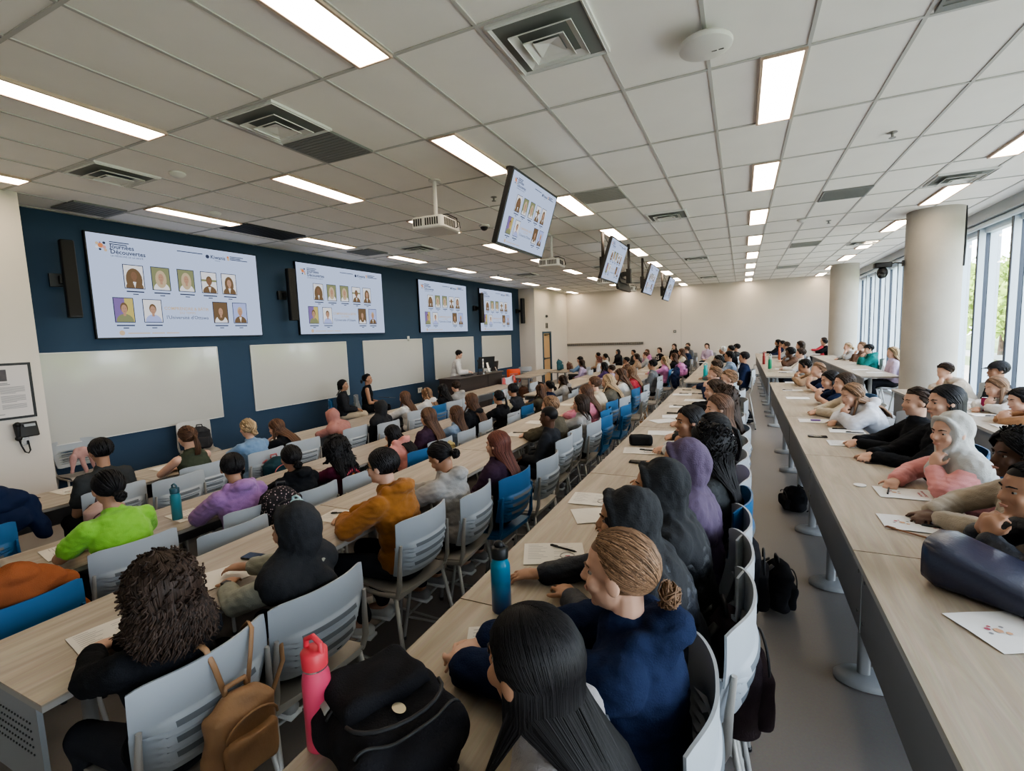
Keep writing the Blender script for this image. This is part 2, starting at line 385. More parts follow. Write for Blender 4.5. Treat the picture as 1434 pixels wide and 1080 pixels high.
# ------------------------------------------------------------------ columns
for k, (x, y, r, lab) in enumerate([(2.95, 10.75, .385, 'x'), (2.95, 18.75, .385, 'x')]):
    b = B(); b.lathe([(r, 0), (r, CH)], (x, y, 0), 48); o = struct(b.obj('column', concrete, ang=40))
b = B(); b.tube([(3.31, 10.62, CH), (3.315, 10.6, 3.3), (3.30, 10.58, 2.95)], .02, 6); tag(b.obj('conduit_cable', black_pl), 'black cable cover running down the large concrete column', 'cable')
t = thing('wall_camera', 'black camera on an arm fixed to the large concrete column', 'camera', (2.45, 10.75, 2.98))
b = B(); b.tube([(.1, 0, .1), (-.02, 0, .12), (-.1, 0, .09)], .012); b.box((.09, 0, .1), (.02, .08, .1)); b.obj('arm', dark_metal, t)
b = B(); b.rbox((-.2, 0, .09), (.26, .16, .09), .03); b.obj('mount', black_pl, t, ang=40)
b = B(); b.ell((-.2, 0, -.04), (.085, .085, .1)); b.cap((-.2, -.02, -.07), (-.24, -.12, -.1), .05); b.obj('head', black_pl, t, smooth=True)

# ------------------------------------------------------------------ window wall
mull = mat('mullion_dark', (.045, .055, .075), .4, metal=.3)
ys = [10.43 + 1.24 * k for k in range(-11, 9)]; ys.append(21.6); ys = [y for y in ys if y < 21.7]
b = B()
b.box((XW + .1, (21.6 + YF) / 2, CH / 2), (.2, YF - 21.6, CH)); struct(b.obj('wall_right', white_wall))
sill = B(); sill.box((XW, (Y0 + 21.6) / 2, .05), (.16, 21.6 - Y0, .1)); sill.box((XW + .03, (Y0 + 21.6) / 2, 3.75), (.14, 21.6 - Y0, .34)); struct(sill.obj('trim_1', alu))
sh = B(); sh.box((XW - .13, (Y0 + 21.6) / 2, 3.83), (.2, 21.6 - Y0, .18)); struct(sh.obj('trim_2', mat('blind_box', (.40, .42, .44), .5)))
wi = 0; ally = [ys[0] - 1.24] + ys
for k in range(len(ally)):
    y = ally[k]
    if y < Y0: continue
    m = B(); m.box((XW, y, 1.85), (.05, .05, 3.6)); m.box((XW - .125, y, 1.85), (.01, .06, 3.6)); 
    wo = struct(m.obj('window_%d' % (wi + 1), mull)); wi += 1
    f = B(); f.box((XW - .075, y, 1.85), (.095, .05, 3.6)); f.box((XW + .11, y, 1.85), (.15, .05, 3.9)); f.obj('fin', alu, wo)
    if k + 1 < len(ally):
        g = B(); g.add([(XW + .01, y + .03, .1), (XW + .01, ally[k + 1] - .03, .1), (XW + .01, ally[k + 1] - .03, 3.6), (XW + .01, y + .03, 3.6)], [(0, 1, 2, 3)]); g.obj('pane', GLASS, wo)
# roller blinds, one per bay group
for k, y in enumerate([1.1, 3.6, 6.1, 8.6, 11.1, 13.6, 16.1, 18.6, 20.6]):
    b = B(); L = 2.42 if y < 20 else 1.5; b.tube([(XW - .14, y - L / 2, 3.69), (XW - .14, y + L / 2, 3.69)], .045, 14); b.box((XW - .14, y - L / 2, 3.70), (.1, .02, .12)); 
    tag(b.obj('roller_blind', alu, ang=40), 'rolled-up blind above the window bay, number %d counted toward the far wall' % (k + 1) if False else '%s rolled-up window blind counted from the near end' % ordn[k], 'blind', 'rolled-up blinds above the windows')

# ------------------------------------------------------------------ outdoors
grass = mat('lawn', (.22, .27, .12), .95, noise=.3, nscale=1.2)
b = B(); b.box((45, 20, -.35), (81, 140, .1)); o = struct(b.obj('ground_outside', grass))
b = B(); b.box((7.2, 20, -.29), (6.2, 130, .04)); struct(b.obj('bounce_paving_outside', mat('bounce_paving', (.52, .45, .37), .9)))  # paving strip added to bounce neutral light up to the ceiling
b = B(); b.box((14, 20, -.28), (2.2, 130, .04)); o = struct(b.obj('path_outside', mat('path_conc', (.5, .48, .45), .9)))
leafm = mat('leaves', (.30, .42, .08), .8, noise=.5, nscale=1.4); trunkm = mat('bark', (.10, .07, .05), .9, bump=.5)
rs = random.Random(3)
def tree(x, y, h, r, lab):
    t = thing('tree', lab, 'tree', (x, y, -.3), group='trees beyond the windows')
    b = B(); b.tube([(0, 0, 0), (.05, .03, h * .3), (0, 0, h * .7)], [.16, .12, .05], 8)
    for k in range(4): a = k * 1.6; b.tube([(0, 0, h * .3 + k * .3), (math.cos(a) * r * .6, math.sin(a) * r * .6, h * .55 + k * .2)], [.07, .03], 6)
    b.obj('trunk', trunkm, t)
    b = B()
    for k in range(1100):
        a = rs.random() * 2 * PI; u = rs.random() ** .4; zz = rs.uniform(-1, 1); q = math.sqrt(1 - zz * zz)
        lump = 1 + .25 * math.sin(a * 3 + zz * 4)
        c = V((math.cos(a) * q * r * u * lump, math.sin(a) * q * r * u * lump, h * .62 + zz * h * .40 * u))
        e = Quaternion((rs.random(), rs.random(), rs.random(), rs.random())).normalized(); s = rs.uniform(.10, .22)
        b.add([c + e @ V(p) * s for p in ((-1, -.6, 0), (1, -.5, .3), (.8, .7, 0), (-.7, .8, .3))], [(0, 1, 2, 3)])
    b.obj('crown', leafm, t)
for k, (x, y, h, r) in enumerate([(12.5, 36, 5.5, 2.2), (15, 31, 5.2, 2.2), (11.5, 29, 4.2, 1.6), (18, 44, 7, 3.0), (14.5, 40, 6, 2.4), (17, 37.5, 6, 2.5), (22, 50, 8, 3.5), (12, 46, 6, 2.6), (20, 60, 8, 3.6), (13, 23, 5, 2.), (16, 18, 5.5, 2.3), (14, 12, 5, 2.)]):
    tree(x, y, h, r, ['leafy tree standing on the lawn beyond the %s' % s for s in ('large column window', 'right-hand window bays', 'window bay with a clear gap', 'far lawn', 'middle lawn', 'lawn, behind a bushy tree', 'distant lawn', 'far windows', 'most distant lawn', 'near windows', 'near lawn path', 'nearest window bays')][k])
# ------------------------------------------------------------------ slide content
S_BG = emis('slide_background', (.56, .66, .90), .55); S_INK = emis('slide_ink', (.10, .12, .2), 0.31); S_GOLD = emis('slide_gold', (.72, .55, .38), 0.50)
S_BR = emis('slide_brown', (.22, .15, .09), 0.50); S_SK = emis('slide_skin', (.55, .34, .24), 0.50); S_SKD = emis('slide_skin_dark', (.28, .17, .11), 0.50); S_GR = emis('slide_green', (.30, .32, .18), 0.50)
S_WH = emis('slide_white', (.80, .80, .82), 0.56); S_BL = emis('slide_hair', (.62, .5, .34), 0.50); S_PU = emis('slide_purple', (.28, .2, .45), 0.50); S_YE = emis('slide_yellow', (.65, .55, .2), 0.50)
S_SB = emis('slide_shirt', (.45, .52, .85), 0.53); S_OR = emis('slide_orange', (.75, .30, .14), 0.50); S_PK = emis('slide_pink', (.75, .40, .38), 0.50)
SM = [S_BG, S_INK, S_GOLD, S_BR, S_SK, S_SKD, S_GR, S_WH, S_BL, S_PU, S_YE, S_SB, S_OR, S_PK]
SW, SH = 2.61, 1.46
def P(u, v, z=0.): return ((u - .5) * SW, (.5 - v) * SH, z)
def rect(b, u0, v0, u1, v1, z, mi): b.add([P(u0, v1, z), P(u1, v1, z), P(u1, v0, z), P(u0, v0, z)], [(0, 1, 2, 3)], mi)
def oval(b, u, v, ru, rv, z, mi, n=20, v1=9): b.add([P(u + ru * math.cos(2 * PI * k / n), min(v1, v + rv * math.sin(2 * PI * k / n)), z) for k in range(n)], [tuple(range(n))[::-1]], mi)
def portrait(b, u0, v0, u1, v1, kind):
    bg, hair, skin, top, longh = kind; w = u1 - u0; h = v1 - v0; uc = (u0 + u1) / 2
    rect(b, u0 - .004, v0 - .007, u1 + .004, v1 + .007, .002, 1); rect(b, u0, v0, u1, v1, .003, bg)
    if bg == 9: rect(b, u0 + w * .55, v0, u1, v1, .0032, 10)
    if bg == 7 and longh == 2: rect(b, u0, v0 + h * .35, u1, v0 + h * .45, .0032, 6)
    oval(b, uc, v1 - h * .02, w * .46, h * .32, .0036, top, v1=v1)
    if longh == 1: oval(b, uc, v0 + h * .52, w * .32, h * .40, .004, hair, v1=v1 - .01)
    if longh == 3: oval(b, uc, v0 + h * .62, w * .43, h * .50, .004, hair, v1=v1)
    oval(b, uc, v0 + h * .40, w * .20, h * .22, .0044, hair)
    oval(b, uc, v0 + h * .46, w * .155, h * .19, .0048, skin); rect(b, uc - w * .07, v0 + h * .6, uc + w * .07, v0 + h * .75, .0046, skin)
    if top in (3, 5): b.add([P(uc - w * .09, v0 + h * .72, .005), P(uc, v1, .005), P(uc + w * .09, v0 + h * .72, .005)], [(0, 1, 2)], 7)
    for s in (-1, 1): oval(b, uc + s * w * .06, v0 + h * .43, w * .02, h * .012, .0052, 3, 8)
    rect(b, uc - w * .05, v0 + h * .55, uc + w * .05, v0 + h * .56, .0052, 3)
def slide_parts():
    out = []
    b = B(); rect(b, 0, 0, 1, 1, 0, 0); out.append(('slide_background', b.mesh('slide_background')))
    K = [(7, 3, 5, 3, 3), (6, 8, 4, 7, 1), (6, 8, 4, 7, 1), (7, 3, 5, 3, 2), (7, 3, 4, 3, 1), (9, 3, 4, 6, 0), (7, 3, 4, 11, 0), (3, 3, 4, 7, 1), (11, 8, 4, 3, 0)]
    Rr = [(.158, .277, .256, .503), (.302, .273, .399, .503), (.450, .271, .545, .502), (.594, .271, .692, .502), (.731, .270, .829, .502), (.092, .61, .186, .845), (.239, .615, .335, .843), (.654, .61, .749, .845), (.792, .61, .889, .845)]
    for r, k in zip(Rr, K):
        b = B(); portrait(b, *r, k); out.append(('portrait', b.mesh('portrait')))
    b = B()
    def tx(s, u, v, size, mi, center=False, bold=0.): put_text(b, s, size, M.Translation(P(u, v, .004)), mi, center, bold)
    tx('Journées', .104, .128, .088, 1, bold=.0015); tx('Découvertes', .104, .178, .088, 1, bold=.0015); tx('LA MÉDECINE DE LA SANTÉ', .104, .208, .034, 1)
    tx('Kiwanis', .668, .105, .085, 1, bold=.0015); tx('Ottawa', .695, .13, .03, 1)
    tx('COMPRENDRE & BÂTIR', .487, .712, .068, 2, True, .001); tx('DU TEMPS', .487, .755, .055, 2, True); tx("l'Université d'Ottawa", .487, .81, .078, 1, True)
    out.append(('lettering', b.mesh('lettering')))
    b = B()   # fine print too small to read: ruled lines
    for u0, v0, u1 in [(.104, .062, .20), (.104, .082, .187), (.46, .063, .617), (.802, .052, .90), (.802, .070, .88), (.802, .086, .93), (.145, .955, .26), (.27, .955, .34), (.35, .955, .424)]: rect(b, u0, v0, u1, v0 + .009, .003, 2 if v0 > .9 else 1)
    for r in Rr: c = (r[0] + r[2]) / 2; rect(b, c - .045, r[3] + .03, c + .045, r[3] + .042, .003, 1); rect(b, c - .014, r[3] + .057, c + .014, r[3] + .066, .003, 1)
    out.append(('fine_print', b.mesh('fine_print')))
    b = B()
    for u, v, r, mi in [(.062, .112, .013, 12), (.078, .125, .009, 13), (.046, .095, .008, 2), (.079, .085, .007, 1), (.058, .150, .006, 1), (.083, .152, .008, 2), (.060, .085, .004, 9), (.044, .13, .007, 7), (.648, .088, .012, 1), (.788, .068, .008, 12), (.790, .09, .009, 2), (.116, .955, .014, 2)]: oval(b, u, v, r, r * SW / SH, .004, mi)
    out.append(('logo', b.mesh('logo')))
    return out
SLIDE = slide_parts()
for n, me in SLIDE:
    for m in SM: me.materials.append(m)
def put_slide(t, loc=(0, 0, 0), rot=(0, 0, 0), sc=1., dim=None):
    for n, me in SLIDE:
        o = bpy.data.objects.new(n, me); C.objects.link(o); o.parent = t; o.location = loc; o.rotation_euler = rot; o.scale = (sc, sc, sc)
        if n == 'lettering': o['label'] = 'slide title lettering'
for k, (y0, y1) in enumerate([(3.77, 6.37), (7.28, 9.88), (11.44, 14.05), (15.0, 17.55)]):
    t = thing('projection_screen', ['large projected slide nearest the white pier, above the first whiteboard', 'second projected slide from the near end, above two whiteboards', 'third projected slide, above the man at the lectern', 'farthest projected slide, between two black line speakers'][k], 'screen', (XB + .03, (y0 + y1) / 2, 2.985), group='projected slides on the blue wall')
    b = B(); b.box((0, 0, 0), (.05, SW + .03, SH + .03)); b.obj('screen_frame', black_pl, t)
    put_slide(t, (.028, 0, 0), (PI / 2, 0, PI / 2))
# whiteboards
wb_m = mat('whiteboard', (.48, .48, .455), .12, noise=.03, nscale=1, spec=.5, coat=.3)
for k, (y0, y1) in enumerate([(3.09, 5.49), (6.13, 8.55), (9.11, 11.5), (12.1, 14.46), (15.07, 17.45)]):
    t = thing('whiteboard', ['whiteboard nearest the white pier, above chairs with bags', 'whiteboard behind the two seated women', 'middle whiteboard right of the two seated women', 'whiteboard directly behind the man at the lectern', 'farthest whiteboard beyond the lectern monitors'][k], 'whiteboard', (XB + .012, (y0 + y1) / 2, 1.455), group='whiteboards on the blue wall')
    b = B(); b.box((0, 0, 0), (.02, y1 - y0, 1.22)); b.obj('surface', wb_m, t)
    b = B()
    for s in (-1, 1): b.box((.004, s * (y1 - y0) / 2, 0), (.022, .012, 1.23)); b.box((.004, 0, s * .612), (.022, y1 - y0, .012))
    b.obj('frame', mat('wb_frame', (.62, .62, .6), .4), t)
# black line speakers
def mk_spk(i, y, lab):
    t = thing('line_speaker', lab, 'speaker', (XB + .28, y, 3.02), R(-14), group='black column speakers on the blue wall')
    b = B(); b.rbox((0, 0, 0), (.13, .15, 1.0), .025); b.obj('cabinet', black_pl, t, ang=40)
    b = B(); b.box((.068, 0, 0), (.004, .12, .95)); b.obj('grille', mat('grille', (.02, .02, .02), .7, bump=.6, bscale=300), t)
    b = B(); b.box((-.13, -.06, 0), (.16, .07, .1)); b.box((-.2, -.1, 0), (.05, .16, .17)); b.obj('wall_bracket', black_pl, t)
for k, y in enumerate([3.44, 6.93, 14.65, 18.1]): mk_spk(k, y, ['black column speaker between the white pier and first slide', 'black column speaker between the first and second slides', 'black column speaker at the left edge of the last slide', 'black column speaker at the far end of the blue wall'][k])
for k, (y, z, s, l) in enumerate([(10.9, 1.98 + .1, 1, 'small white switch plate between the third slide and boards'), (11.3, .62, 0, 'white double wall outlet on the blue wall behind the audience'), ]):
    b = B(); b.rbox((XB + .012, y, z), (.02, .09 if s else .2, .14), .008); b.box((XB + .024, y - (.04 if not s else 0), z), (.006, .035, .07), 1)
    if not s: b.box((XB + .024, y + .05, z), (.006, .035, .07), 1)
    tag(b.obj('wall_switch' if s else 'wall_outlet', [white_pl, mat('plate_grey', (.35, .35, .35), .5)]), l, 'switch' if s else 'outlet')
b = B(); b.rbox((-2.62, YF - .02, 1.97), (.11, .03, .11), .01); b.box((-2.62, YF - .038, 1.97), (.07, .006, .06), 1); tag(b.obj('wall_thermostat', [dark_metal, mat('plate_grey', (.35, .35, .35), .5)]), 'small dark square thermostat on the far wall', 'thermostat')
t = thing('coat_rail', 'long rail with coat hooks across the far wall', 'coat rail', (-5.77, YF - .03, 1.5))
b = B(); b.box((0, 0, 0), (3.6, .03, .12)); b.obj('rail', mat('rail_grey', (.22, .21, .19), .5), t)
for q in range(36): b = B(); b.tube([(-1.75 + q * .1, -.015, .03), (-1.75 + q * .1, -.07, .0), (-1.75 + q * .1, -.09, .04)], .012, 6); b.tube([(-1.75 + q * .1, -.015, -.02), (-1.75 + q * .1, -.05, -.05)], .012, 6); b.obj('hook', mat('hook', (.12, .11, .10), .4), t)
# framed notice and wall phone on the white return
NX = -7.53
t = thing('framed_notice', 'framed printed notice with a dark photo on the white pier', 'picture', (NX + .012, 2.44, 1.655))
b = B(); b.box((0, 0, 0), (.02, .64, .64)); b.obj('frame', black_pl, t)
b = B(); b.box((.008, 0, 0), (.012, .58, .585)); b.obj('sheet', mat('notice_sheet', (.60, .56, .55), .7), t)
b = B(); Tn = M.Translation((.0155, 0, 0)) @ M.Rotation(PI / 2, 4, 'Z') @ M.Rotation(PI / 2, 4, 'X')
b.add([(-.06, .12, 0), (.1, .12, 0), (.1, .25, 0), (-.06, .25, 0)], [(0, 1, 2, 3)], 0, Tn)
for c0 in (-.26, .03):
    for blk in range(3):
        for ln in range(6 if blk < 2 else 4):
            y = .045 - blk * .10 - ln * .0135; w = .21 - (.08 if ln == 5 else 0); b.add([(c0, y, 0), (c0 + w, y, 0), (c0 + w, y + .006, 0), (c0, y + .006, 0)], [(0, 1, 2, 3)], 1, Tn)
for y, w in ((.09, .16), (.075, .2), (-.26, .05)): b.add([(.02 - w / 2, y, 0), (.02 + w / 2, y, 0), (.02 + w / 2, y + .009, 0), (.02 - w / 2, y + .009, 0)], [(0, 1, 2, 3)], 1, Tn)
b.obj('print', [mat('photo_dark', (.10, .09, .10), .6, noise=.6, nscale=12), mat('print_grey', (.25, .25, .26), .8)], t)
t = thing('wall_phone', 'black corded desk phone mounted on the white pier', 'phone', (NX + .04, 2.62, 1.2))
b = B(); b.rbox((0, .02, 0), (.06, .2, .17), .015, rot=M.Rotation(R(-14), 3, 'Y')); b.obj('body', black_pl, t, ang=40)
b = B(); b.box((.036, .04, .052), (.006, .1, .03), rot=M.Rotation(R(-14), 3, 'Y')); b.obj('display', mat('lcd', (.3, .32, .34), .3), t)
b = B(); b.cap((.055, -.07, .07), (.04, -.07, -.08), .022); b.ell((.055, -.07, .075), (.03, .032, .03)); b.ell((.04, -.07, -.085), (.03, .032, .03)); b.obj('handset', black_pl, t, smooth=True)
b = B(); b.tube([(.02, -.06, -.11), (.03, -.05, -.18), (.035, -.03, -.25), (.035, 0, -.27), (.03, .02, -.24), (.0, .02, -.13)], .008, 6); b.obj('cord', black_pl, t, smooth=True)
b = B(); b.box((-.02, .0, -.13), (.03, .07, .09)); b.obj('wall_plate', chrome, t)

# ------------------------------------------------------------------ hanging screens
pole_m = mat('pole_brown', (.07, .06, .055), .5)
def mk_tv(y, lab, back=False, x=-2.12, yaw=0, tilt=18, z=3.35):
    t = thing('hanging_screen', lab, 'screen', (x, y, z), R(yaw), group='screens hanging from ceiling poles')
    Tt = M.Rotation(R(tilt), 4, 'Y')
    b = B(); b.box((0, 0, 0), (.05, 1.24, .73), T=Tt); b.box((-.035, 0, 0), (.04, .8, .45), T=Tt); b.obj('housing', black_pl, t)
    for n, me in SLIDE:
        o = bpy.data.objects.new(n, me); C.objects.link(o); o.parent = t
        o.matrix_local = Tt @ M.Translation((.027, 0, 0)) @ M.Rotation(PI / 2, 4, 'Z') @ M.Rotation(PI / 2, 4, 'X') @ M.Scale(1.19 / SW, 4, (1, 0, 0)) @ M.Scale(.685 / SH, 4, (0, 1, 0))
    b = B(); b.tube([(-.2, 0, -.1), (-.2, 0, CH - z)], .028, 12); b.obj('pole', pole_m, t, smooth=True)
    b = B(); b.box((-.2, 0, -.05), (.09, .14, .3)); b.box((-.12, 0, 0), (.14, .1, .09)); b.box((-.065, 0, 0), (.02, .45, .25), T=Tt); b.obj('mount', black_pl, t)
    b = B(); b.tube([(-.05, .1, .1), (-.1, .12, .3), (-.16, .05, .45), (-.18, .02, CH - z)], .006, 6); b.obj('cable', black_pl, t)
mk_tv(5.04, 'hanging screen nearest the camera, showing the slide'); mk_tv(9.03, 'second hanging screen from the camera'); mk_tv(13.02, 'third hanging screen from the camera'); mk_tv(16.5, 'farthest hanging screen near the far wall')
mk_tv(10.75, 'hanging screen turned away, showing its back and mount', x=-2.4, yaw=180, tilt=16, z=3.3)
# projectors
def mk_proj(x, y, lab):
    z = 3.40
    t = thing('ceiling_projector', lab, 'projector', (x, y, z), R(4), group='white projectors on ceiling poles')
    b = B(); b.rbox((0, 0, 0), (.40, .46, .14), .04); b.obj('body', white_pl, t, ang=40)
    b = B()
    for s, q in [(-1, i) for i in range(11)]: b.box((-.16 + q * .03, -.232, .005), (.016, .006, .08)) if q not in (4,) else None
    for q in range(9): b.box((.202, -.17 + q * .03, .005), (.006, .014, .08))
    b.obj('vent', dark_metal, t)
    b = B(); b.tube([(-.2, .05, 0), (-.235, .05, 0)], .05, 16); b.obj('lens', black_pl, t)
    b = B(); b.tube([(0, 0, .07), (0, 0, CH - z)], .024, 12); b.lathe([(.1, .07), (.09, .1), (.04, .12)], n=16); b.lathe([(.07, CH - z - .015), (.07, CH - z)], n=16); b.obj('pole', white_pl, t, ang=40)
    b = B(); b.tube([(0, 0, .12), (.12, .05, .13), (.22, .1, .08), (.23, .1, -.02), (.215, .08, -.03)], .007, 6); b.tube([(0, .02, .12), (.1, .15, .12), (.21, .18, .05), (.22, .18, -.02)], .006, 6); b.obj('cable', black_pl, t)
for y, lab in [(5.0, 'white ceiling projector nearest the camera'), (8.9, 'second white ceiling projector, behind the first hanging screen'), (13.0, 'third white ceiling projector, under the second hanging screen'), (16.0, 'farthest white ceiling projector under the turned screen')]: mk_proj(-3.27, y, lab)

# ------------------------------------------------------------------ tables
edge_m = mat('table_edge', (.33, .31, .28), .5); panel_m = mat('modesty_panel', (.17, .165, .165), .55, noise=.05)
leg_m = mat('table_leg', (.36, .37, .38), .45, metal=.1)
perf = mat('perforated_panel', (.24, .25, .26), .5)
ordw = ['first', 'second', 'third', 'fourth', 'fifth', 'sixth', 'seventh', 'eighth', 'ninth', 'tenth', 'eleventh']
def table(x0, x1, y0, y1, h, lab, group, panel=.36, legs=None, dots=False):
    cx, cy = (x0 + x1) / 2, (y0 + y1) / 2; L = y1 - y0; W = x1 - x0
    t = thing('long_table', lab, 'table', (cx, cy, 0), group=group)
    b = B(); b.box((0, 0, h - .004), (W, L - .006, .008), 0); b.box((0, 0, h - .018), (W, L - .006, .022), 1); b.obj('tabletop', [WOOD, edge_m], t)
    b = B(); px = -W / 2 + .045; b.box((px, 0, h - .03 - panel / 2), (.018, L - .02, panel), 0)
    for yy in (-L / 2 + .06, L / 2 - .06):
        for zz in (.09, panel - .08):
            b.tube([(px - .009, yy, h - .03 - zz), (px - .0125, yy, h - .03 - zz)], .008, 8, 1)
    if dots:
        for q in range(22):
            for w in range(5): b.tube([(px - .009, -L / 2 + .05 + q * .03, h - .1 - w * .03), (px - .0115, -L / 2 + .05 + q * .03, h - .1 - w * .03)], .005, 6, 2)
            for w in range(5): b.tube([(-W / 2 + .08 + q * .022, -L / 2 + .004, h - .1 - w * .03), (-W / 2 + .08 + q * .022, -L / 2 + .001, h - .1 - w * .03)], .004, 6, 2)
        b.box((0, -L / 2 + .012, h - .03 - panel / 2), (W - .1, .016, panel))
    b.obj('modesty_panel', [panel_m if not dots else perf, chrome, black_pl], t)
    for yy in (legs if legs is not None else (y0 + .3, y1 - .3)):
        b = B(); ly = yy - cy; lx = -W / 2 + .2
        b.rbox((lx, ly, (h - .03) / 2 + .02), (.065, .045, h - .07), .02)
        b.box((lx + .1, ly, h - .045), (.42, .05, .03))
        b.obj('leg', leg_m, t, ang=40)
        b = B(); prof = [(.10, 0), (.125, .004), (.125, .028), (.11, .045), (.05, .055)]
        b.lathe(prof, n=28); b2 = B(); b2.add([(v[0] * 1.35 + lx + .02, v[1] * .85 + ly, v[2]) for v in b.v], b.f); b2.obj('foot', leg_m, t, ang=50)
rows_def = [
    ('front low', -6.06, -5.42, .74, [(1.0, 6)], .30), ('second low', -4.41, -3.74, .74, [(.05, 5), (9.9, 5)], .30),
    ('counter-height', -2.76, -2.11, .91, [(.68, 5), (10.9, 5)], .33), ('bar-height centre', -.985, -.375, 1.07, [(-.28, 5), (9.79, 5)], .36),
    ('bar-height aisle-side', .468, 1.075, 1.07, [(-1.10, 6), (11.0, 5)], .36), ('window-side', 2.05, 2.66, 1.07, [(1.7, 4), (11.03, 4)], .36)]
for rn, x0, x1, h, runs, pn in rows_def:
    i = 0
    for ys0, n in runs:
        for k in range(n):
            y0 = ys0 + 1.82 * k; y1 = y0 + 1.82; legs = None
            if rn.startswith('bar-height aisle') and ys0 < 5:
                legs = [f for f in (1.0, 2.1, 3.24, 4.40, 5.54, 6.68, 7.82, 8.96) if y0 <= f < y1] or [y0 + .3]
            if y1 < -.2 and x0 > 0: i += 0
            table(x0, x1, y0, y1, h, '%s table of the %s row, counted from the near end' % (ordw[i], rn), 'tables of the %s row' % rn, pn, legs, dots=(rn == 'counter-height' and k == 0 and ys0 < 1))
            i += 1
for k, (x0, x1, y0, y1, lab) in enumerate([(-6.7, -5.95, 13.9, 15.4, 'low side table beyond the banner with bags under it'), (-6.9, -6.15, 15.45, 17.2, 'far low side table beside the orange chair'), (-6.05, -5.4, 15.9, 17.3, 'low table in front of the person in a cap by the door')]):
    table(x0, x1, y0, y1, .74, lab, 'loose side tables', .02)

# ------------------------------------------------------------------ chairs
poly_grey = mat('poly_grey', (.38, .41, .44), .45, noise=.03); poly_blue = mat('poly_blue', (.025, .12, .27), .45); poly_teal = mat('poly_teal', (.03, .22, .33), .45)
seat_tan = mat('seat_grey', (.36, .34, .31), .5); frame_m = mat('chair_frame', (.42, .42, .41), .4, metal=.25)
slot_m = mat('slot_shadow', (.13, .145, .16), .7)
poly_orange = mat('poly_orange', (.75, .10, .03), .5)
def mk_chair(h):
    t = thing('stacking_chair', 'x', 'chair')
    def seatf(u, v):
        x = (u - .5) * .45; y = (v - .5) * .43 + .01; d = (abs(u - .5) * 2) ** 3 * .012
        zz = h + d - .012 * math.exp(-((v - .35) / .3) ** 2) - (max(0, v - .82) / .18) ** 2 * .03
        return (x * (1 - .10 * v), y, zz)
    b = B(); b.grid(seatf, 12, 12, thick=.012); b.obj('seat', seat_tan, t, ang=50)
    def backf(u, v):
        w = .235 - .02 * (1 - v) + .012 * math.sin(v * PI); x = (u - .5) * 2 * w
        cur = (abs(u - .5) * 2) ** 2.4 * .07
        z = h + .085 + v * .36 - (abs(u - .5) * 2) ** 8 * .02 * (1 if v > .5 else -1)
        y = -.222 - .055 * v + cur - .02 * math.sin(v * PI)
        if .10 < v < .60 and abs(u - .5) < .40: y -= .024 * (1 - ((v - .1) / .5 * 6) % 1) * min(1, (.40 - abs(u - .5)) / .06)
        return (x, y, z)
    b = B(); b.grid(backf, 24, 42, thick=-.009)
    for j in range(42):
        v = (j + .5) / 42
        if .12 < v < .60 and ((v - .1) / .5 * 6) % 1 < .29:
            for i in range(5, 19):
                for o_ in (0, 24 * 42): b.m[o_ + j * 24 + i] = 1
    b.obj('backrest', [poly_grey, slot_m], t, ang=50)
    # side frames: uprights carry the back
    b = B()
    for s in (-1, 1):
        b.tube([(s * .222, .19, h - .02), (s * .228, -.05, h - .028), (s * .232, -.19, h - .01), (s * .236, -.215, h + .06), (s * .232, -.222, h + .18), (s * .226, -.235, h + .30)], [.013, .014, .016, .016, .013, .009], 8)
    b.box((0, .17, h - .03), (.44, .02, .02)); b.box((0, -.17, h - .028), (.46, .03, .035)); b.obj('frame', seat_tan, t, ang=50)
    sp = .04 + (h - .45) * .16
    feet = [(s * (.235 + sp * .5), q * (.20 + sp) - .005, 0) for s in (-1, 1) for q in (-1, 1)]
    tops = [(s * .225, q * .17, h - .02) for s in (-1, 1) for q in (-1, 1)]
    for p, q in zip(feet, tops):
        b = B(); b.tube([(p[0], p[1], .012), q], .0125, 8); b.tube([(p[0], p[1], 0), (p[0], p[1], .02)], .016, 8, 1); b.obj('leg', [frame_m, black_pl], t, smooth=True)
    if h > .5:
        z = .17 + (h - .61) * .3; k = 1 - z / h
        ring = [V(p).lerp(V(q), z / h) for p, q in zip(feet, tops)]
        b = B()
        for i, j in ((0, 2), (2, 3), (3, 1), (1, 0)): b.tube([ring[i], ring[j]], .008, 6)
        b.obj('foot_ring', frame_m, t)
    return t
CHAIRS = {}
def chair(h, x, y, rz, label, color='grey', group=None):
    if h not in CHAIRS:
        CHAIRS[h] = mk_chair(h); t = CHAIRS[h]; t.location = (x, y, 0); t.rotation_euler = (0, 0, rz); t['label'] = label; t['group'] = group or 'audience chairs'
        if color == 'grey': return t
        C.objects.unlink(t) if False else None
        # first use is always grey by construction of the call order
        return t
    rm = None
    if color != 'grey':
        pm = {'blue': poly_blue, 'teal': poly_teal, 'orange': poly_orange, 'white': mat('poly_pale', (.55, .54, .52), .5)}[color]
        rm = {'poly_grey': pm}
        if color in ('blue', 'orange'): rm['seat_grey'] = pm
    return dup(CHAIRS[h], (x, y, 0), rz, label, group or 'audience chairs', rm)
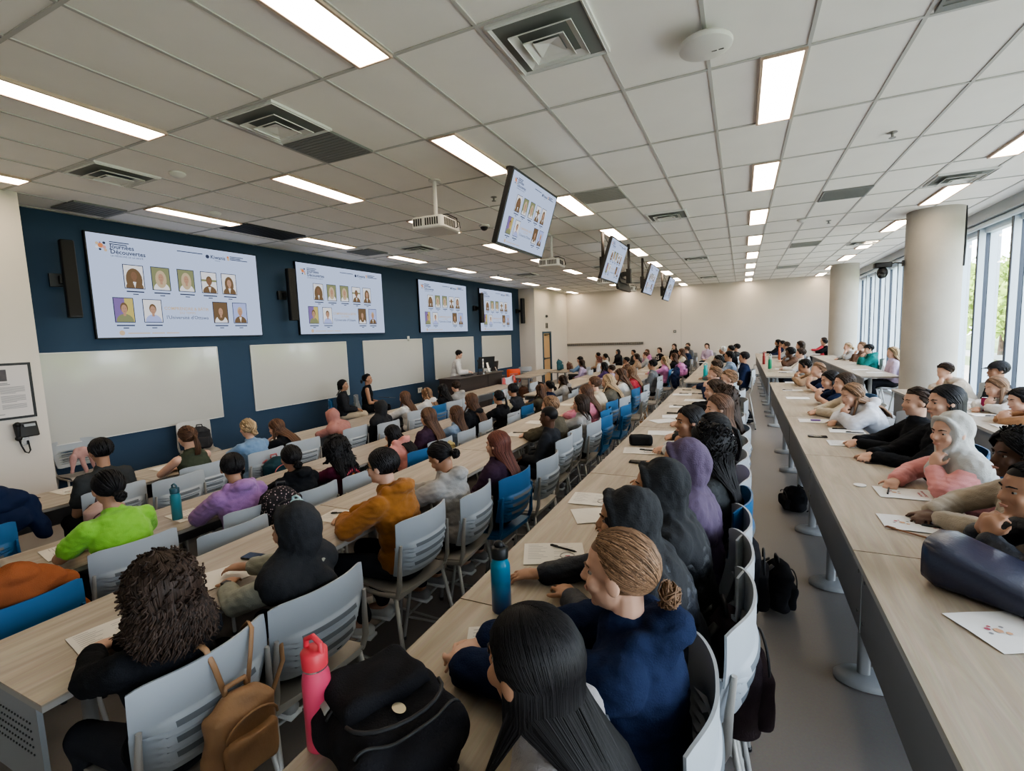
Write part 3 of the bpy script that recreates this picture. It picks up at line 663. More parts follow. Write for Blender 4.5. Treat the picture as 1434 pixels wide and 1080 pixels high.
# ------------------------------------------------------------------ people
SKIN = {'light': mat('skin_light', (.56, .34, .25), .5, noise=.06, nscale=20, spec=.35), 'tan': mat('skin_tan', (.38, .21, .135), .5, noise=.06, nscale=20, spec=.35), 'dark': mat('skin_dark', (.10, .05, .032), .45, spec=.4)}
COL = dict(black=(.014, .015, .018), nblack=(.015, .018, .026), dgrey=(.045, .048, .05), charcoal=(.028, .03, .036), grey=(.33, .32, .31), heather=(.30, .28, .285), slate=(.13, .14, .155), olive=(.055, .065, .045), skyblue=(.17, .27, .42),
    rose=(.36, .17, .15), white=(.60, .59, .58), whiteg=(.56, .56, .60), lime=(.22, .50, .06), purple=(.30, .16, .36), maroon=(.07, .012, .03), pink=(.62, .27, .24), plum=(.045, .025, .045), denim=(.20, .27, .38), navy=(.014, .022, .055),
    khaki=(.09, .08, .06), violet=(.08, .05, .14), lilac=(.42, .34, .50), lilacp=(.50, .40, .52), sage=(.28, .28, .23), ochre=(.30, .125, .032), hotpink=(.55, .2, .28), cream=(.52, .45, .35), camo=(.12, .11, .09), red=(.45, .05, .07), orchid=(.55, .22, .45),
    dviolet=(.085, .06, .105), beige=(.40, .34, .27), salmon=(.68, .30, .29), tan=(.35, .24, .16), tanb=(.36, .20, .11), brown=(.13, .08, .06), teal=(.02, .16, .15), palegrey=(.46, .45, .43), mint=(.45, .58, .58), jean=(.05, .07, .11), vestc=(.5, .42, .3))
HAIR = dict(black=(.010, .009, .010), dbrown=(.035, .022, .016), brown=(.085, .045, .028), lbrown=(.17, .10, .06), blonde=(.33, .235, .14), auburn=(.10, .035, .025), white=(.6, .6, .6))
eye_w = mat('eye_white', (.30, .28, .26), .4); eye_d = mat('eye_dark', (.02, .012, .01), .2); lip_m = mat('lips', (.46, .24, .19), .5)
shoe_m = mat('shoe', (.25, .25, .25), .6); sole_m = mat('sole', (.6, .6, .58), .6); trou = fabric('trousers', (.03, .032, .04))

def elbow(s, w, l1, l2, pole):
    d = w - s; L = min(d.length, (l1 + l2) * .999); dn = d.normalized()
    a = (l1 * l1 - l2 * l2 + L * L) / (2 * L); h = math.sqrt(max(0, l1 * l1 - a * a))
    p = pole - dn * pole.dot(dn)
    p = p.normalized() if p.length > 1e-5 else V((0, 0, -1))
    return s + dn * a + p * h, s + dn * L

def hand(b, w, d, n, side, curl=.5, k=1.):
    """palm, four unequal fingers with two bends, thumb from the side of the palm; w wrist, d direction, n palm normal"""
    d = d.normalized(); n = (n - d * n.dot(d)).normalized(); x = d.cross(n).normalized() * side
    b.cap(w - d * .02, w + d * .03, .024 * k, .03 * k, flat=.75)
    T = M.Identity(3); Rm = M((x, d, n)).transposed()
    b.ell(w + d * .055 * k, (.040 * k, .05 * k, .017 * k), rot=Rm)
    for i, (ox, L) in enumerate(((-.031, .062), (-.0105, .074), (.0105, .080), (.031, .070))):
        p0 = w + d * .088 * k + x * ox * k - d * .006 * abs(i - 1.6)
        dd = (d + x * ox * 3.2).normalized()
        a1 = curl * .7; p1 = p0 + (dd * math.cos(a1) + n * math.sin(a1)) * L * .52 * k
        a2 = curl * 1.9; p2 = p1 + (dd * math.cos(a2) + n * math.sin(a2)) * L * .48 * k
        b.cap(p0 - d * .02, p1, .0085 * k, .0080 * k, 8); b.cap(p1, p2, .0080 * k, .0066 * k, 8)
    t0 = w + d * .03 * k + x * .03 * k; t1 = t0 + (x * .75 + d * .6 + n * .25).normalized() * .038 * k; t2 = t1 + (x * .25 + d * .9 + n * .35).normalized() * .030 * k
    b.cap(t0 - x * .01, t1, .012 * k, .0095 * k, 8); b.cap(t1, t2, .0095 * k, .0078 * k, 8)

def skeleton(seat, table, k, lean, pose, yaw, pitch, arm_side=1, stand=False):
    J = {}; th = R(lean); d = V((0, math.sin(th), math.cos(th))); up = V((0, -math.cos(th), math.sin(th)))
    P0 = V((0, 0, seat + .10)) if not stand else V((0, 0, .95 * k))
    J['d'] = d; J['bk'] = up; J['pel'] = P0
    J['ab'] = P0 + d * .16 * k + up * .015; J['ch'] = P0 + d * .31 * k + up * .02
    J['sh'] = P0 + d * .40 * k + up * .01; J['nk'] = P0 + d * .445 * k
    J['hc'] = P0 - V((0, 0, .01)) + d * .63 * k
    s = .5 + .5 * k; J['s'] = s
    J['H'] = M.Translation(J['hc']) @ M.Rotation(R(yaw), 4, 'Z') @ M.Rotation(R(-pitch), 4, 'X') @ M.Scale(s, 4)
    sw = .156 * k
    tz = table + .035
    for side, nm in ((1, 'R'), (-1, 'L')):
        S = J['sh'] + V((side * sw, .0, -.005)); J['S' + nm] = S
        l1, l2 = .275 * k, .245 * k
        if pose == 'L': W = V((side * .07, .25, seat + .20)); pole = V((side * .6, -.6, -.5)); hd = V((-side * .5, .8, -.15)); hn = V((0, 0, -1))
        elif pose == 'S': W = V((side * .12, .36, 1.10)); pole = V((side * .5, -.7, -.4)); hd = V((-side * .3, 1, -.1)); hn = V((0, 0, -1))
        elif pose == 'F': W = V((side * .055 - .05, .56, tz)); pole = V((side * .9, -.2, -.6)); hd = V((-side * .85, .35, .05)); hn = V((0, 0, -1))
        elif pose in ('T', 'W') or (pose in ('Cl', 'Cr') and ((pose == 'Cl') != (side == -1))):
            off = .30 if not (pose == 'W' and side == arm_side) else .46
            W = V((side * (.045 if off < .4 else .10), max(off + .10, J['sh'].y + .16), tz)); pole = V((side * .9, -.2, -.6)); hd = V((-side * .75, .5, 0)) if off < .4 else V((-side * .15, 1, -.05)); hn = V((0, 0, -1))
        else:   # chin rest / both hands at the face
            W = J['hc'] + V((side * .055, .085, -.215) if table > .5 else (side * .055, .085, -.2)); pole = V((side * .35, .55, -1)); hd = V((-side * .12, -.1, 1)); hn = V((-side * .4, -.9, 0))
            if pose == 'H': W = J['hc'] + V((side * .035, .13, -.21))
        E, W2 = elbow(S, W, l1, l2, pole)
        if pose in ('T', 'W', 'F', 'Cl', 'Cr', 'H') and E.z < table + .05 and E.y > .24: E.z = table + .05
        J['E' + nm] = E; J['W' + nm] = W2; J['hd' + nm] = hd; J['hn' + nm] = hn
        # legs
        Hp = P0 + V((side * .085 * k, .0, -.02)); J['Hp' + nm] = Hp
        if stand: Kn = V((side * .09, .03, .50 * k)); An = V((side * .10, -.02, .09)); 
        else:
            Kn = V((side * .12, .41 * k, seat + .075)); zf = .09 if seat < .5 else .30 + (seat - .61) * .4; An = V((side * .11, .30 if seat < .5 else .26, zf))
        J['Kn' + nm] = Kn; J['An' + nm] = An
    return J

def person(label, seat, table, x, y, rz, k=.95, lean=15, pose='T', yaw=0, pitch=0, hair='short', hcol='black', top='tee', tcol='grey', skin='light', lod=2, arm_side=1, extras=(), stand=False, legcol=None, w=1.0, group='seated audience', fem=False):
    t = thing('person', label, 'person', (x, y, 0), rz, group)
    J = skeleton(seat, table, k, lean, pose, yaw, pitch, arm_side, stand)
    H = J['H']; vox = (.0048, .008, .012, .018)[lod]; hij = hair == 'hijab'
    d = J['d']; bk = J['bk']; s = J['s']
    # ---- body, one surface
    b = B()
    h = lambda p: H @ V(p)
    Rh = H.to_3x3().normalized()
    def he(c, r): b.ell(h(c), [q * s for q in r], rot=Rh)
    he((0, -.012, .025), (.075, .095, .086)); he((0, .022, -.03), (.057, .066, .085)); he((0, .036, -.075), (.040, .046, .034)); he((0, .068, -.094), (.017, .017, .015))
    b.cap(h((0, .080, .008)), h((0, .099, -.024)), .009 * s, .0125 * s, 8); he((0, .094, -.028), (.018, .012, .009))
    b.cap(h((-.032, .074, .022)), h((.032, .074, .022)), .011 * s, None, 8); he((0, .079, -.053), (.024, .014, .007)); he((0, .079, -.062), (.020, .013, .006))
    for q in (-1, 1): he((q * .038, .058, -.025), (.022, .024, .024)); he((q * .077, -.004, -.008), (.010, .021, .031))
    b.cap(J['nk'] - d * .04, h((0, -.020, -.06)), .054 * k, .046 * s)
    tank = top == 'tank'
    b.ell(J['pel'], (.155 * k, .12 * k, .11 * k)); Rt = M((V((1, 0, 0)), -bk, d)).transposed()
    b.ell(J['ab'], (.135 * k, .10 * k, .15 * k), rot=Rt); b.ell(J['ch'], (.150 * k, .108 * k, .155 * k), rot=Rt)
    b.cap(J['sh'] - V((.115 * k, 0, 0)), J['sh'] + V((.115 * k, 0, 0)), .050 * k)
    for nm, side in (('R', 1), ('L', -1)):
        b.cap(J['S' + nm], J['E' + nm], .046 * k, .038 * k); b.cap(J['E' + nm], J['W' + nm], .038 * k, .025 * k)
        hand(b, J['W' + nm], J['hd' + nm], J['hn' + nm], -side if J['hn' + nm].z < -.5 else side, .45 if pose in ('T', 'W', 'L', 'S', 'F') else 1.1, k=.5 + .5 * k)
        b.cap(J['Hp' + nm], J['Kn' + nm], .070 * k, .052 * k); b.cap(J['Kn' + nm], J['An' + nm], .050 * k, .036 * k)
        if lod > 0 or True: b.cap(J['An' + nm], J['An' + nm] + V((0, .12, -.05)), .035, .028)
    body = fuse('body', b, vox, [SKIN[skin]], t, sm=(4, 3, 2, 1)[lod])
    # lips coloured on the face, eyes, brows
    if lod <= 2:
        e = B()
        for q in (-1, 1):
            e.ell(h((q * .030, .0635, .002)), (.0112 * s, .0112 * s, .0085 * s), rot=Rh, nu=10, nv=8)
            e.ell(h((q * .030, .0715, .002)), (.0058 * s, .0055 * s, .0058 * s), rot=Rh, mi=1, nu=8, nv=6)
        e.obj('eyes', [eye_w, eye_d], t, smooth=True)
        e = B()
        for q in (-1, 1): e.tube([h((q * .012, .0845, .022)), h((q * .03, .083, .0285)), h((q * .048, .067, .024))], [.003 * s, .0038 * s, .002 * s], 5)
        e.obj('eyebrows', hairmat(hcol if not hij else 'dbrown', HAIR.get(hcol if not hij else 'dbrown', HAIR['dbrown'])), t, smooth=True)
        e = B(); e.tube([h((-.022, .0865, -.055)), h((-.008, .0955, -.0525)), h((0, .0965, -.0545)), h((.008, .0955, -.0525)), h((.022, .0865, -.055))], [.0015 * s, .004 * s, .004 * s, .004 * s, .0015 * s], 6)
        e.tube([h((-.02, .087, -.058)), h((0, .0955, -.0615)), h((.02, .087, -.058))], [.0015 * s, .0048 * s, .0015 * s], 6); e.obj('lips', lip_m, t, smooth=True)
    # ---- top garment
    b = B(); puff = .018 if top in ('hood', 'vest') else .008
    if top == 'tank': puff = .004
    if tcol in ('plum', 'camo') or 'puffer' in label: puff = .028
    p = puff + .010
    b.ell(J['pel'] + d * .03, (.165 * k + p, .128 * k + p, .10 * k + p)); b.ell(J['ab'], (.140 * k + p, .108 * k + p, .155 * k + p), rot=Rt)
    b.ell(J['ch'] - d * .01, (.153 * k + p, .112 * k + p, .15 * k + p), rot=Rt)
    wsh = .116 if top != 'tank' else .095
    b.cap(J['sh'] - V((wsh * k, 0, 0)) - d * .008, J['sh'] + V((wsh * k, 0, 0)) - d * .008, .050 * k + p)
    b.cap(J['nk'] - d * .035, J['nk'] + d * .008, .074 * k + p * .6, .062 * k + p * .5); b.cap(J['sh'] - V((.05, 0, 0)) + bk * .03, J['sh'] + V((.05, 0, 0)) + bk * .03, .062 * k + p)
    for nm in 'RL':
        S, E, W = J['S' + nm], J['E' + nm], J['W' + nm]
        if top == 'tank': continue
        if top == 'tee': b.cap(S, S.lerp(E, .62), .046 * k + p, .050 * k + p); continue
        b.cap(S, E, .047 * k + p, .043 * k + p); cuff = .82 if tcol != 'sage' else .66
        b.cap(E, E.lerp(W, cuff), .043 * k + p, .032 * k + p); 
        if top != 'vest': b.cap(E.lerp(W, cuff), E.lerp(W, cuff + .06), .033 * k + p)
    if top in ('hood',):
        nb = J['nk'] + bk * .095
        b.ell(nb + d * .012, (.105 * k, .062, .055), rot=Rt); b.ell(nb + d * .02 + bk * .02, (.09 * k, .07, .05), rot=Rt); b.cap(nb + V((-.09, .05, .01)), nb + V((-.04, -.005, -.03)), .04, .05); b.cap(nb + V((.09, .05, .01)), nb + V((.04, -.005, -.03)), .04, .05)
        b.ell(nb - d * .07 + bk * .012, (.08, .035, .085), rot=Rt)
    if 'puffer' in label: b.cap(J['nk'] - d * .02 - V((.05, 0, 0)), J['nk'] - d * .02 + V((.05, 0, 0)), .075)
    f = 1.6 if lod < 2 else 1
    fab = fabric(tcol, COL[tcol])
    if tcol == 'nblack' or 'shiny' in label: fab = mat('coat_' + tcol, COL[tcol], .55, noise=.2, bump=.3, bscale=120)
    if tcol == 'camo': fab = mat('fabric_camo', COL['camo'], .9, noise=.8, nscale=9)
    tg = fuse('top', b, max(vox, .0075), [fab], t, sm=(5, 4, 3, 2)[lod], wr=[(.003, 22, 18, 26, 3), (.004, 50, 40, 90, int(abs(x * 10 + y * 7)) % 90 + 5), (.0025, 110, 90, 120, 8)])
    if top == 'vest':
        b = B()
        for nm in 'RL': S, E, W = J['S' + nm], J['E' + nm], J['W' + nm]; b.cap(S.lerp(E, .15), E, .058 * k + p, .052 * k + p); b.cap(E, E.lerp(W, .88), .052 * k + p, .040 * k + p)
        fuse('sleeve', b, .012, [fabric('vestc', COL['vestc'])], t, sm=2)
    # ---- trousers and shoes
    b = B(); lc = fabric('leg_' + legcol, COL[legcol]) if legcol else trou
    if stand or seat < .5 or lod < 3 or True:
        b.ell(J['pel'] - V((0, 0, .02)), (.165 * k, .135 * k, .11 * k))
        for nm in 'RL':
            K, A = J['Kn' + nm], J['An' + nm]; b.cap(J['Hp' + nm], K, .088 * k, .066 * k)
            if 'bare_legs' not in extras: b.cap(K, A + V((0, 0, .04)), .064 * k, .052 * k)
        fuse('trousers' if 'bare_legs' not in extras else 'skirt', b, max(vox, .012), [lc], t, sm=2, wr=[(.006, 30, 25, 40, 5)])
        for nm in 'RL':
            A = J['An' + nm]; b = B(); b.cap(A + V((0, -.03, -.045)), A + V((0, .15, -.055)), .040, .036); b.box(A + V((0, .06, -.083)), (.075, .25, .018), 1)
            b.obj('shoe', [shoe_m if 'white_shoes' not in extras else sole_m, sole_m], t, smooth=True)
    # ---- hair or headwear
    hc0 = HAIR.get(hcol, HAIR['dbrown']); hk = hcol if hcol in HAIR else 'dbrown'; hm = hairmat(hk, hc0); hms = [hm, hairmat(hk + '_deep', tuple(q * .5 for q in hc0)), hairmat(hk + '_pale', tuple(min(1, q * 1.6 + .003) for q in hc0))]  # base, deeper and paler hair tints, picked at random per strand
    caps = [(J['pel'], J['ch'], .165 * k + p, .135 * k + p), (J['ch'], J['sh'], .15 * k + p, .12 * k + p)]
    shl = (J['sh'] - V((.17 * k, 0, 0)), J['sh'] + V((.17 * k, 0, 0)), .066 * k + p)
    if hij:
        b = B()
        hc = lambda c, r: b.ell(h(c), [q * s for q in r], rot=Rh)
        hc((0, -.035, .015), (.094, .104, .118)); hc((0, -.04, -.06), (.085, .085, .09))
        ring = [(0, .056, .098), (.042, .052, .088), (.068, .032, .045), (.074, .018, -.01), (.060, .032, -.065), (.035, .048, -.105), (0, .056, -.120)]
        for q in (-1, 1): hc((q * .062, -.012, -.01), (.032, .050, .075))
        for q in (-1, 1):
            for a, c in zip(ring, ring[1:]): b.cap(h((a[0] * q, a[1], a[2])), h((c[0] * q, c[1], c[2])), .017 * s, None, 8)
        b.cap(h((0, -.03, -.07)), J['nk'] + V((0, 0, .0)), .082 * s, .10)
        b.cap(h((0, .03, -.12)), J['nk'] - d * .06 - bk * .09, .05, .085)
        for q in (-1, 1): b.cap(J['nk'] + V((0, 0, .02)), J['sh'] + V((q * .13 * k, 0, .0)), .085, .078 + p)
        b.ell(J['sh'] + bk * .07 - d * .07, (.155 * k, .06, .15 * k), rot=Rt); b.ell(J['sh'] - bk * .075 - d * .04, (.13 * k, .055, .12 * k), rot=Rt)
        if 'long_drape' in extras: b.cap(J['sh'] + bk * .10 + V((.02, 0, -.05)), J['pel'] + bk * .14 + V((.03, 0, .02)), .07, .05)
        hj = mat('scarf_' + hcol, COL[hcol], .85, noise=.15, nscale=10, bump=.3, bscale=160)
        fuse('headscarf', b, max(vox, .007), [hj], t, sm=(7, 6, 4, 3)[lod], wr=[(.009, 24, 16, 12, 11), (.005, 60, 50, 18, int(y * 13) % 50), (.002, 130, 110, 60, 4)])
    elif hair == 'buzz':
        b = B(); b.ell(h((0, -.016, .032)), [q * s for q in (.079, .098, .088)], rot=Rh, keep=lambda c: not (c.y > .03 and c.z < .035) and c.z > -.055); b.obj('hair', hm, t, smooth=True)
    else:
        b = B(); hr = random.Random(int(abs(x * 100 + y * 31)))
        big = {'curly': .034, 'curlyl': .016, 'afro': .02}.get(hair, .0)
        cov = lambda c: not (c.y > .028 * s and c.z < (.045 if hair not in ('bob',) else .05) * s) and c.z > (-.07 if hair in ('short', 'cap', 'afro', 'bun') else -.085) * s
        b.ell(h((0, -.016, .026)), [(q + big * .6) * s for q in (.0785, .097, .0895)], rot=Rh, keep=cov, nu=28, nv=18)
        n = (2000, 420, 170, 60)[lod]; r0 = (.0019, .0042, .0070, .0125)[lod]; seg = (16, 11, 8, 6)[lod]
        if hair == 'curly' and lod == 0: seg = 34; n = 1300
        if hair in ('short', 'cap', 'afro'): n = int(n * .8)
        L = dict(short=.0, cap=0, afro=0, bun=0, pony=.0, bob=.09, long=.22, longw=.19, xlong=.46, curly=.16, curlyl=.38).get(hair, 0)
        tie = V((0, -.116, -.042)) if hair == 'bun' else V((0, -.125, .02))
        ex, ey, ez = .083 + big, .102 + big, .094 + big
        Hi = H
        for i in range(n):
            q = 1 if hr.random() < .5 else -1; u = hr.random(); v = hr.random()
            root = V((q * hr.uniform(.0, .06 if L else .35), .80 - 1.2 * u, .62 + .35 * math.sin(PI * min(1, u + .15)))).normalized()
            phi = (1 - u) * 100 * q + hr.uniform(-7, 7)      # azimuth from the back at ear level
            if hair in ('bun', 'pony'): end = V((tie.x / ex, (tie.y + .016) / ey, (tie.z - .026) / ez)).normalized(); phi2 = phi
            else: a = R(phi); end = V((math.sin(a), -math.cos(a), -.35 if L else hr.uniform(-.75, .1))).normalized()
            if hair in ('bun', 'pony'):
                a = R(phi); mid = V((math.sin(a), -math.cos(a) * .8 + .15, hr.uniform(-.5, .5))).normalized()
            if hair in ('bun', 'pony'):   # combed back from the hairline to the tie
                w0 = hr.random(); K4 = [V((0, .62, .80)), V((.62, .52, .58)), V((.93, .28, .10)), V((.86, -.10, -.50)), V((.45, -.55, -.72))]
                f4 = w0 * 3.999; i4 = int(f4); hl = K4[i4].lerp(K4[i4 + 1], f4 - i4); hl = V((hl.x * q, hl.y, hl.z)).normalized(); root = hl.lerp(end, hr.random() ** 1.5 * .7).normalized(); mid = root.lerp(end, .5).normalized()
            pts = []; ns = max(4, seg // 2)
            rr0 = 1 + hr.uniform(-.008, .016)
            for j in range(ns + 1):
                w_ = j / ns
                if hair in ('bun', 'pony'):
                    a_ = root.lerp(mid, min(1, w_ * 1.6)); c_ = a_.lerp(end, max(0, (w_ - .35) / .65)) if w_ > .35 else a_
                    dv = c_.normalized()
                else: dv = root.lerp(end, w_); dv = dv.normalized() if dv.length > .05 else end
                if dv.y > .38 and dv.z < .30: dv.y = .38; dv.normalize()
                rr = (1 + hr.uniform(-.012, .018) if w_ == 0 or hair in ('curly', 'afro', 'short', 'curlyl') else rr0) + (.02 if hair in ('bob', 'long', 'longw', 'xlong') and w_ > .3 else 0)
                pts.append(h((dv.x * ex * rr, -.016 + dv.y * ey * rr, .026 + dv.z * ez * rr)))
            if L:
                ll = L * hr.uniform(.72, 1.05) * (1 if abs(phi) < 60 else .85); step = ll / (seg - ns + 1); pdir = (pts[-1] - h((0, -.01, pts[-1].z - h((0, 0, 0)).z))); pdir.z = 0
                pdir = pdir.normalized() if pdir.length > .01 else V((0, -1, 0))
                cur = pts[-1]; ph = hr.random() * 6.28; vel = V((0, 0, -1)); la = hr.uniform(.0, .028)
                for j in range(seg - ns + 1):
                    cur = cur + (V((0, 0, -1)) + pdir * ((.01 if hair != 'curly' else .30 if j < 7 else -.03) + la * .6)).normalized() * step
                    for (A, Bq, ra, rb) in caps:     # keep outside the torso
                        ab = Bq - A; tt = max(0, min(1, (cur - A).dot(ab) / ab.length_squared)); c0 = A + ab * tt; dd = cur - c0; q1 = V((dd.x / ra, dd.y / rb, dd.z / rb))
                        if q1.length < 1.05 + la:
                            xx = max(-.95, min(.95, q1.x)); sgn = 1 if dd.dot(bk) >= -.02 else -1; cur = c0 + V((xx * ra, 0, 0)) + bk * sgn * rb * (1.05 + la) * math.sqrt(1 - xx * xx * .8)
                    A, Bq, ra = shl; ab = Bq - A; tt = max(0, min(1, (cur - A).dot(ab) / ab.length_squared)); c0 = A + ab * tt; dd = cur - c0
                    if dd.length < ra + .012 + la: cur = c0 + dd.normalized() * (ra + .012 + la)
                    off = V()
                    if hair in ('curly', 'curlyl'): am = .011 if hair == 'curly' else .007; fq = 2.1 if seg < 30 else 1.15; off = V((math.sin(ph + j * fq) * am, math.cos(ph + j * fq) * am, 0))
                    elif hair == 'longw': off = V((math.sin(ph * .3 + j * .9) * .006, math.cos(ph * .3 + j * .9) * .004, 0))
                    pts.append(cur + off)
            if hair == 'curly' and lod == 0:
                for _q in range(2):
                    c = pts[hr.randrange(ns, len(pts))]; ph = hr.random() * 6; b.tube([c + V((math.sin(ph + j * 1.1) * .010, math.cos(ph + j * 1.1) * .010, -j * .0065)) for j in range(9)], r0 * .9, 4, hr.choice((0, 1, 2, 2)), cap=False)
            rads = [r0 * (.7 + .5 * math.sin(PI * min(1, (j + .5) / len(pts)))) for j in range(len(pts))]; rads[-1] = r0 * .3
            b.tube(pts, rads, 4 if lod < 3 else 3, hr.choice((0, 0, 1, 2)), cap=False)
        if hair in ('curly', 'afro', 'curlyl') and lod <= 2:   # loose spirals around the crown
            for i in range((2400, 300, 120, 0)[lod]):
                a = hr.uniform(-115, 115); hs = hr.random() ** .5; dv = V((math.sin(R(a)) * hs, -math.cos(R(a)) * hs + (.25 if hs < .4 else 0), hr.uniform(-.5, 1.0) if hs > .6 else .8)).normalized(); rr = hr.uniform(1.0, 1.12); c = h((dv.x * ex * rr, -.016 + dv.y * ey * rr, .026 + dv.z * ez * rr)); ph = hr.random() * 6
                m_ = .009 if hair != 'afro' else .006
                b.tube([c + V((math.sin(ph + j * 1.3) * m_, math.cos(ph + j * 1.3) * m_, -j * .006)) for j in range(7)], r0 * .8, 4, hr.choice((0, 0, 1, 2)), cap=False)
        if hair == 'bun':
            c = h(tie + V((0, -.012, -.01)))
            for i in range(max(12, n // 14)):
                a = hr.random() * 6.28; rr = hr.uniform(.008, .036) * s; tl = hr.uniform(-.9, .9)
                Q = M.Rotation(tl, 3, 'X') @ M.Rotation(hr.uniform(-.5, .5), 3, 'Z')
                b.tube([c + Q @ V((rr * math.cos(a + j * .7), -.012 + hr.uniform(-.006, .006), rr * math.sin(a + j * .7))) for j in range(8)], r0 * 1.1, 4, cap=False)
            b.ell(c, (.024 * s, .022 * s, .024 * s), nu=10, nv=8)
        if hair == 'pony':
            for i in range(max(25, n // 4)):
                c = h(tie); ph = hr.random() * 6.28; pts = [c]
                sp_ = hr.uniform(.004, .03)
                for j in range(1, seg): 
                    w_ = j / seg; pts.append(c + bk * .0 + V((math.cos(ph) * sp_ * math.sin(w_ * 2.4), -.03 * math.sin(w_ * 3) - .02 + math.sin(ph) * sp_ * .5, -.24 * w_ * s)) )
                b.tube(pts, [r0 * (1 - .6 * j / seg) for j in range(seg)], 4, cap=False)
        ho = b.obj('hair', hms, t, smooth=True)
        if hair == 'cap':
            b = B(); b.ell(h((0, -.014, .035)), [q * s for q in (.088, .107, .088)], rot=Rh, keep=lambda c: c.z > -.0, nu=24, nv=16)
            b.add([h((math.sin(R(a)) * .080 * (1 if e == 0 else .8), .08 + (.0 if e == 0 else .075) * math.cos(R(a)), .045 - e * .012)) for e in (0, 1) for a in range(-60, 61, 15)], [(i, i + 1, i + 10, i + 9) for i in range(8)])
            b.obj('cap', mat('cap_' + ('white' if hcol == 'white' else 'black'), (.6, .6, .6) if hcol == 'white' else (.012, .012, .014), .8), t, smooth=True)
    # ---- extras
    if 'glasses' in extras:
        b = B()
        for q in (-1, 1):
            ring = [h((q * .031 + .022 * math.cos(a * PI / 8), .092 - .12 * abs(q * .031 + .022 * math.cos(a * PI / 8)) ** 1.2, .002 + .018 * math.sin(a * PI / 8))) for a in range(17)]; b.tube(ring, .0018, 5)
            b.tube([h((q * .052, .085, .008)), h((q * .078, .03, .008)), h((q * .081, -.01, .006))], .002, 5)
        b.tube([h((-.009, .092, .004)), h((.009, .092, .004))], .0018, 5); b.obj('glasses', black_pl, t, smooth=True)
    if 'watch' in extras:
        for nm in 'LR':
            W = J['W' + nm]; E = J['E' + nm]; dd = (W - E).normalized(); b = B(); b.tube([W - dd * .032, W - dd * .012], .031, 16, cap=False); b.box(W - dd * .022 + V((0, 0, .030)), (.032, .032, .01)); b.obj('wristwatch', black_pl, t, smooth=False); break
    if 'stripe' in extras:
        b = B(); nb = J['nk'] + bk * .13
        for q in (-1, 1): b.tube([nb + V((q * .02 - .07, .03, .03)), nb + V((q * .02 - .02, .0, -.02)), nb + V((q * .02 + .03, .0, -.06))], .007, 6)
        b.obj('hood_stripe', fabric('navy', COL['navy']), t)
    if 'sleeve_panel' in extras:
        for nm in 'L': S, E = J['S' + nm], J['E' + nm]; b = B(); b.cap(S.lerp(E, .35), S.lerp(E, .8), .075, .07); b.obj('sleeve_panel', fabric('charcoal', COL['charcoal']), t, smooth=True)
    if 'sun_print' in extras:
        c = J['ch'] + bk * (.112 * k + p + .012) - d * .02; b = B(); rg = []
        for a in range(32): r_ = (.030 if a % 2 else .050); rg.append(c + V((1, 0, 0)) * r_ * math.cos(a * PI / 16) + d * r_ * math.sin(a * PI / 16))
        b.add(rg, [tuple(range(32))[::-1]]); b.obj('sun_print', mat('print_sun', (.75, .28, .05), .8), t)
        b = B()
        for a in range(9): an = R(20 + a * 17.5); q = c + V((1, 0, 0)) * .085 * math.cos(an) + d * .070 * math.sin(an) + bk * .002; b.box(q, (.011, .004, .022), rot=M.Rotation(an * 0, 3, 'Y'))
        b.obj('print_arc', mat('print_coral', (.55, .08, .12), .8), t)
    if 'sleeve_text' in extras:
        b = B(); S, E = J['SL'], J['EL']
        for a in range(10): q = S.lerp(E, .35 + a * .055) + V((-.072, .0, .012)); b.box(q, (.004, .009, .009 if a % 2 else .012))
        b.obj('sleeve_lettering', white_pl, t)
    if 'two_tone' in extras:   # mint back panel
        b = B(); b.ell(J['ch'] + bk * .085 - d * .10 + V((.04, 0, 0)), (.105 * k, .10 * k, .13 * k), rot=Rt); b.ell(J['ab'] + bk * .05, (.12 * k, .10 * k, .12 * k), rot=Rt); fuse('back_panel', b, .012, [fabric('mint', COL['mint'])], t, sm=3)
    return t, J
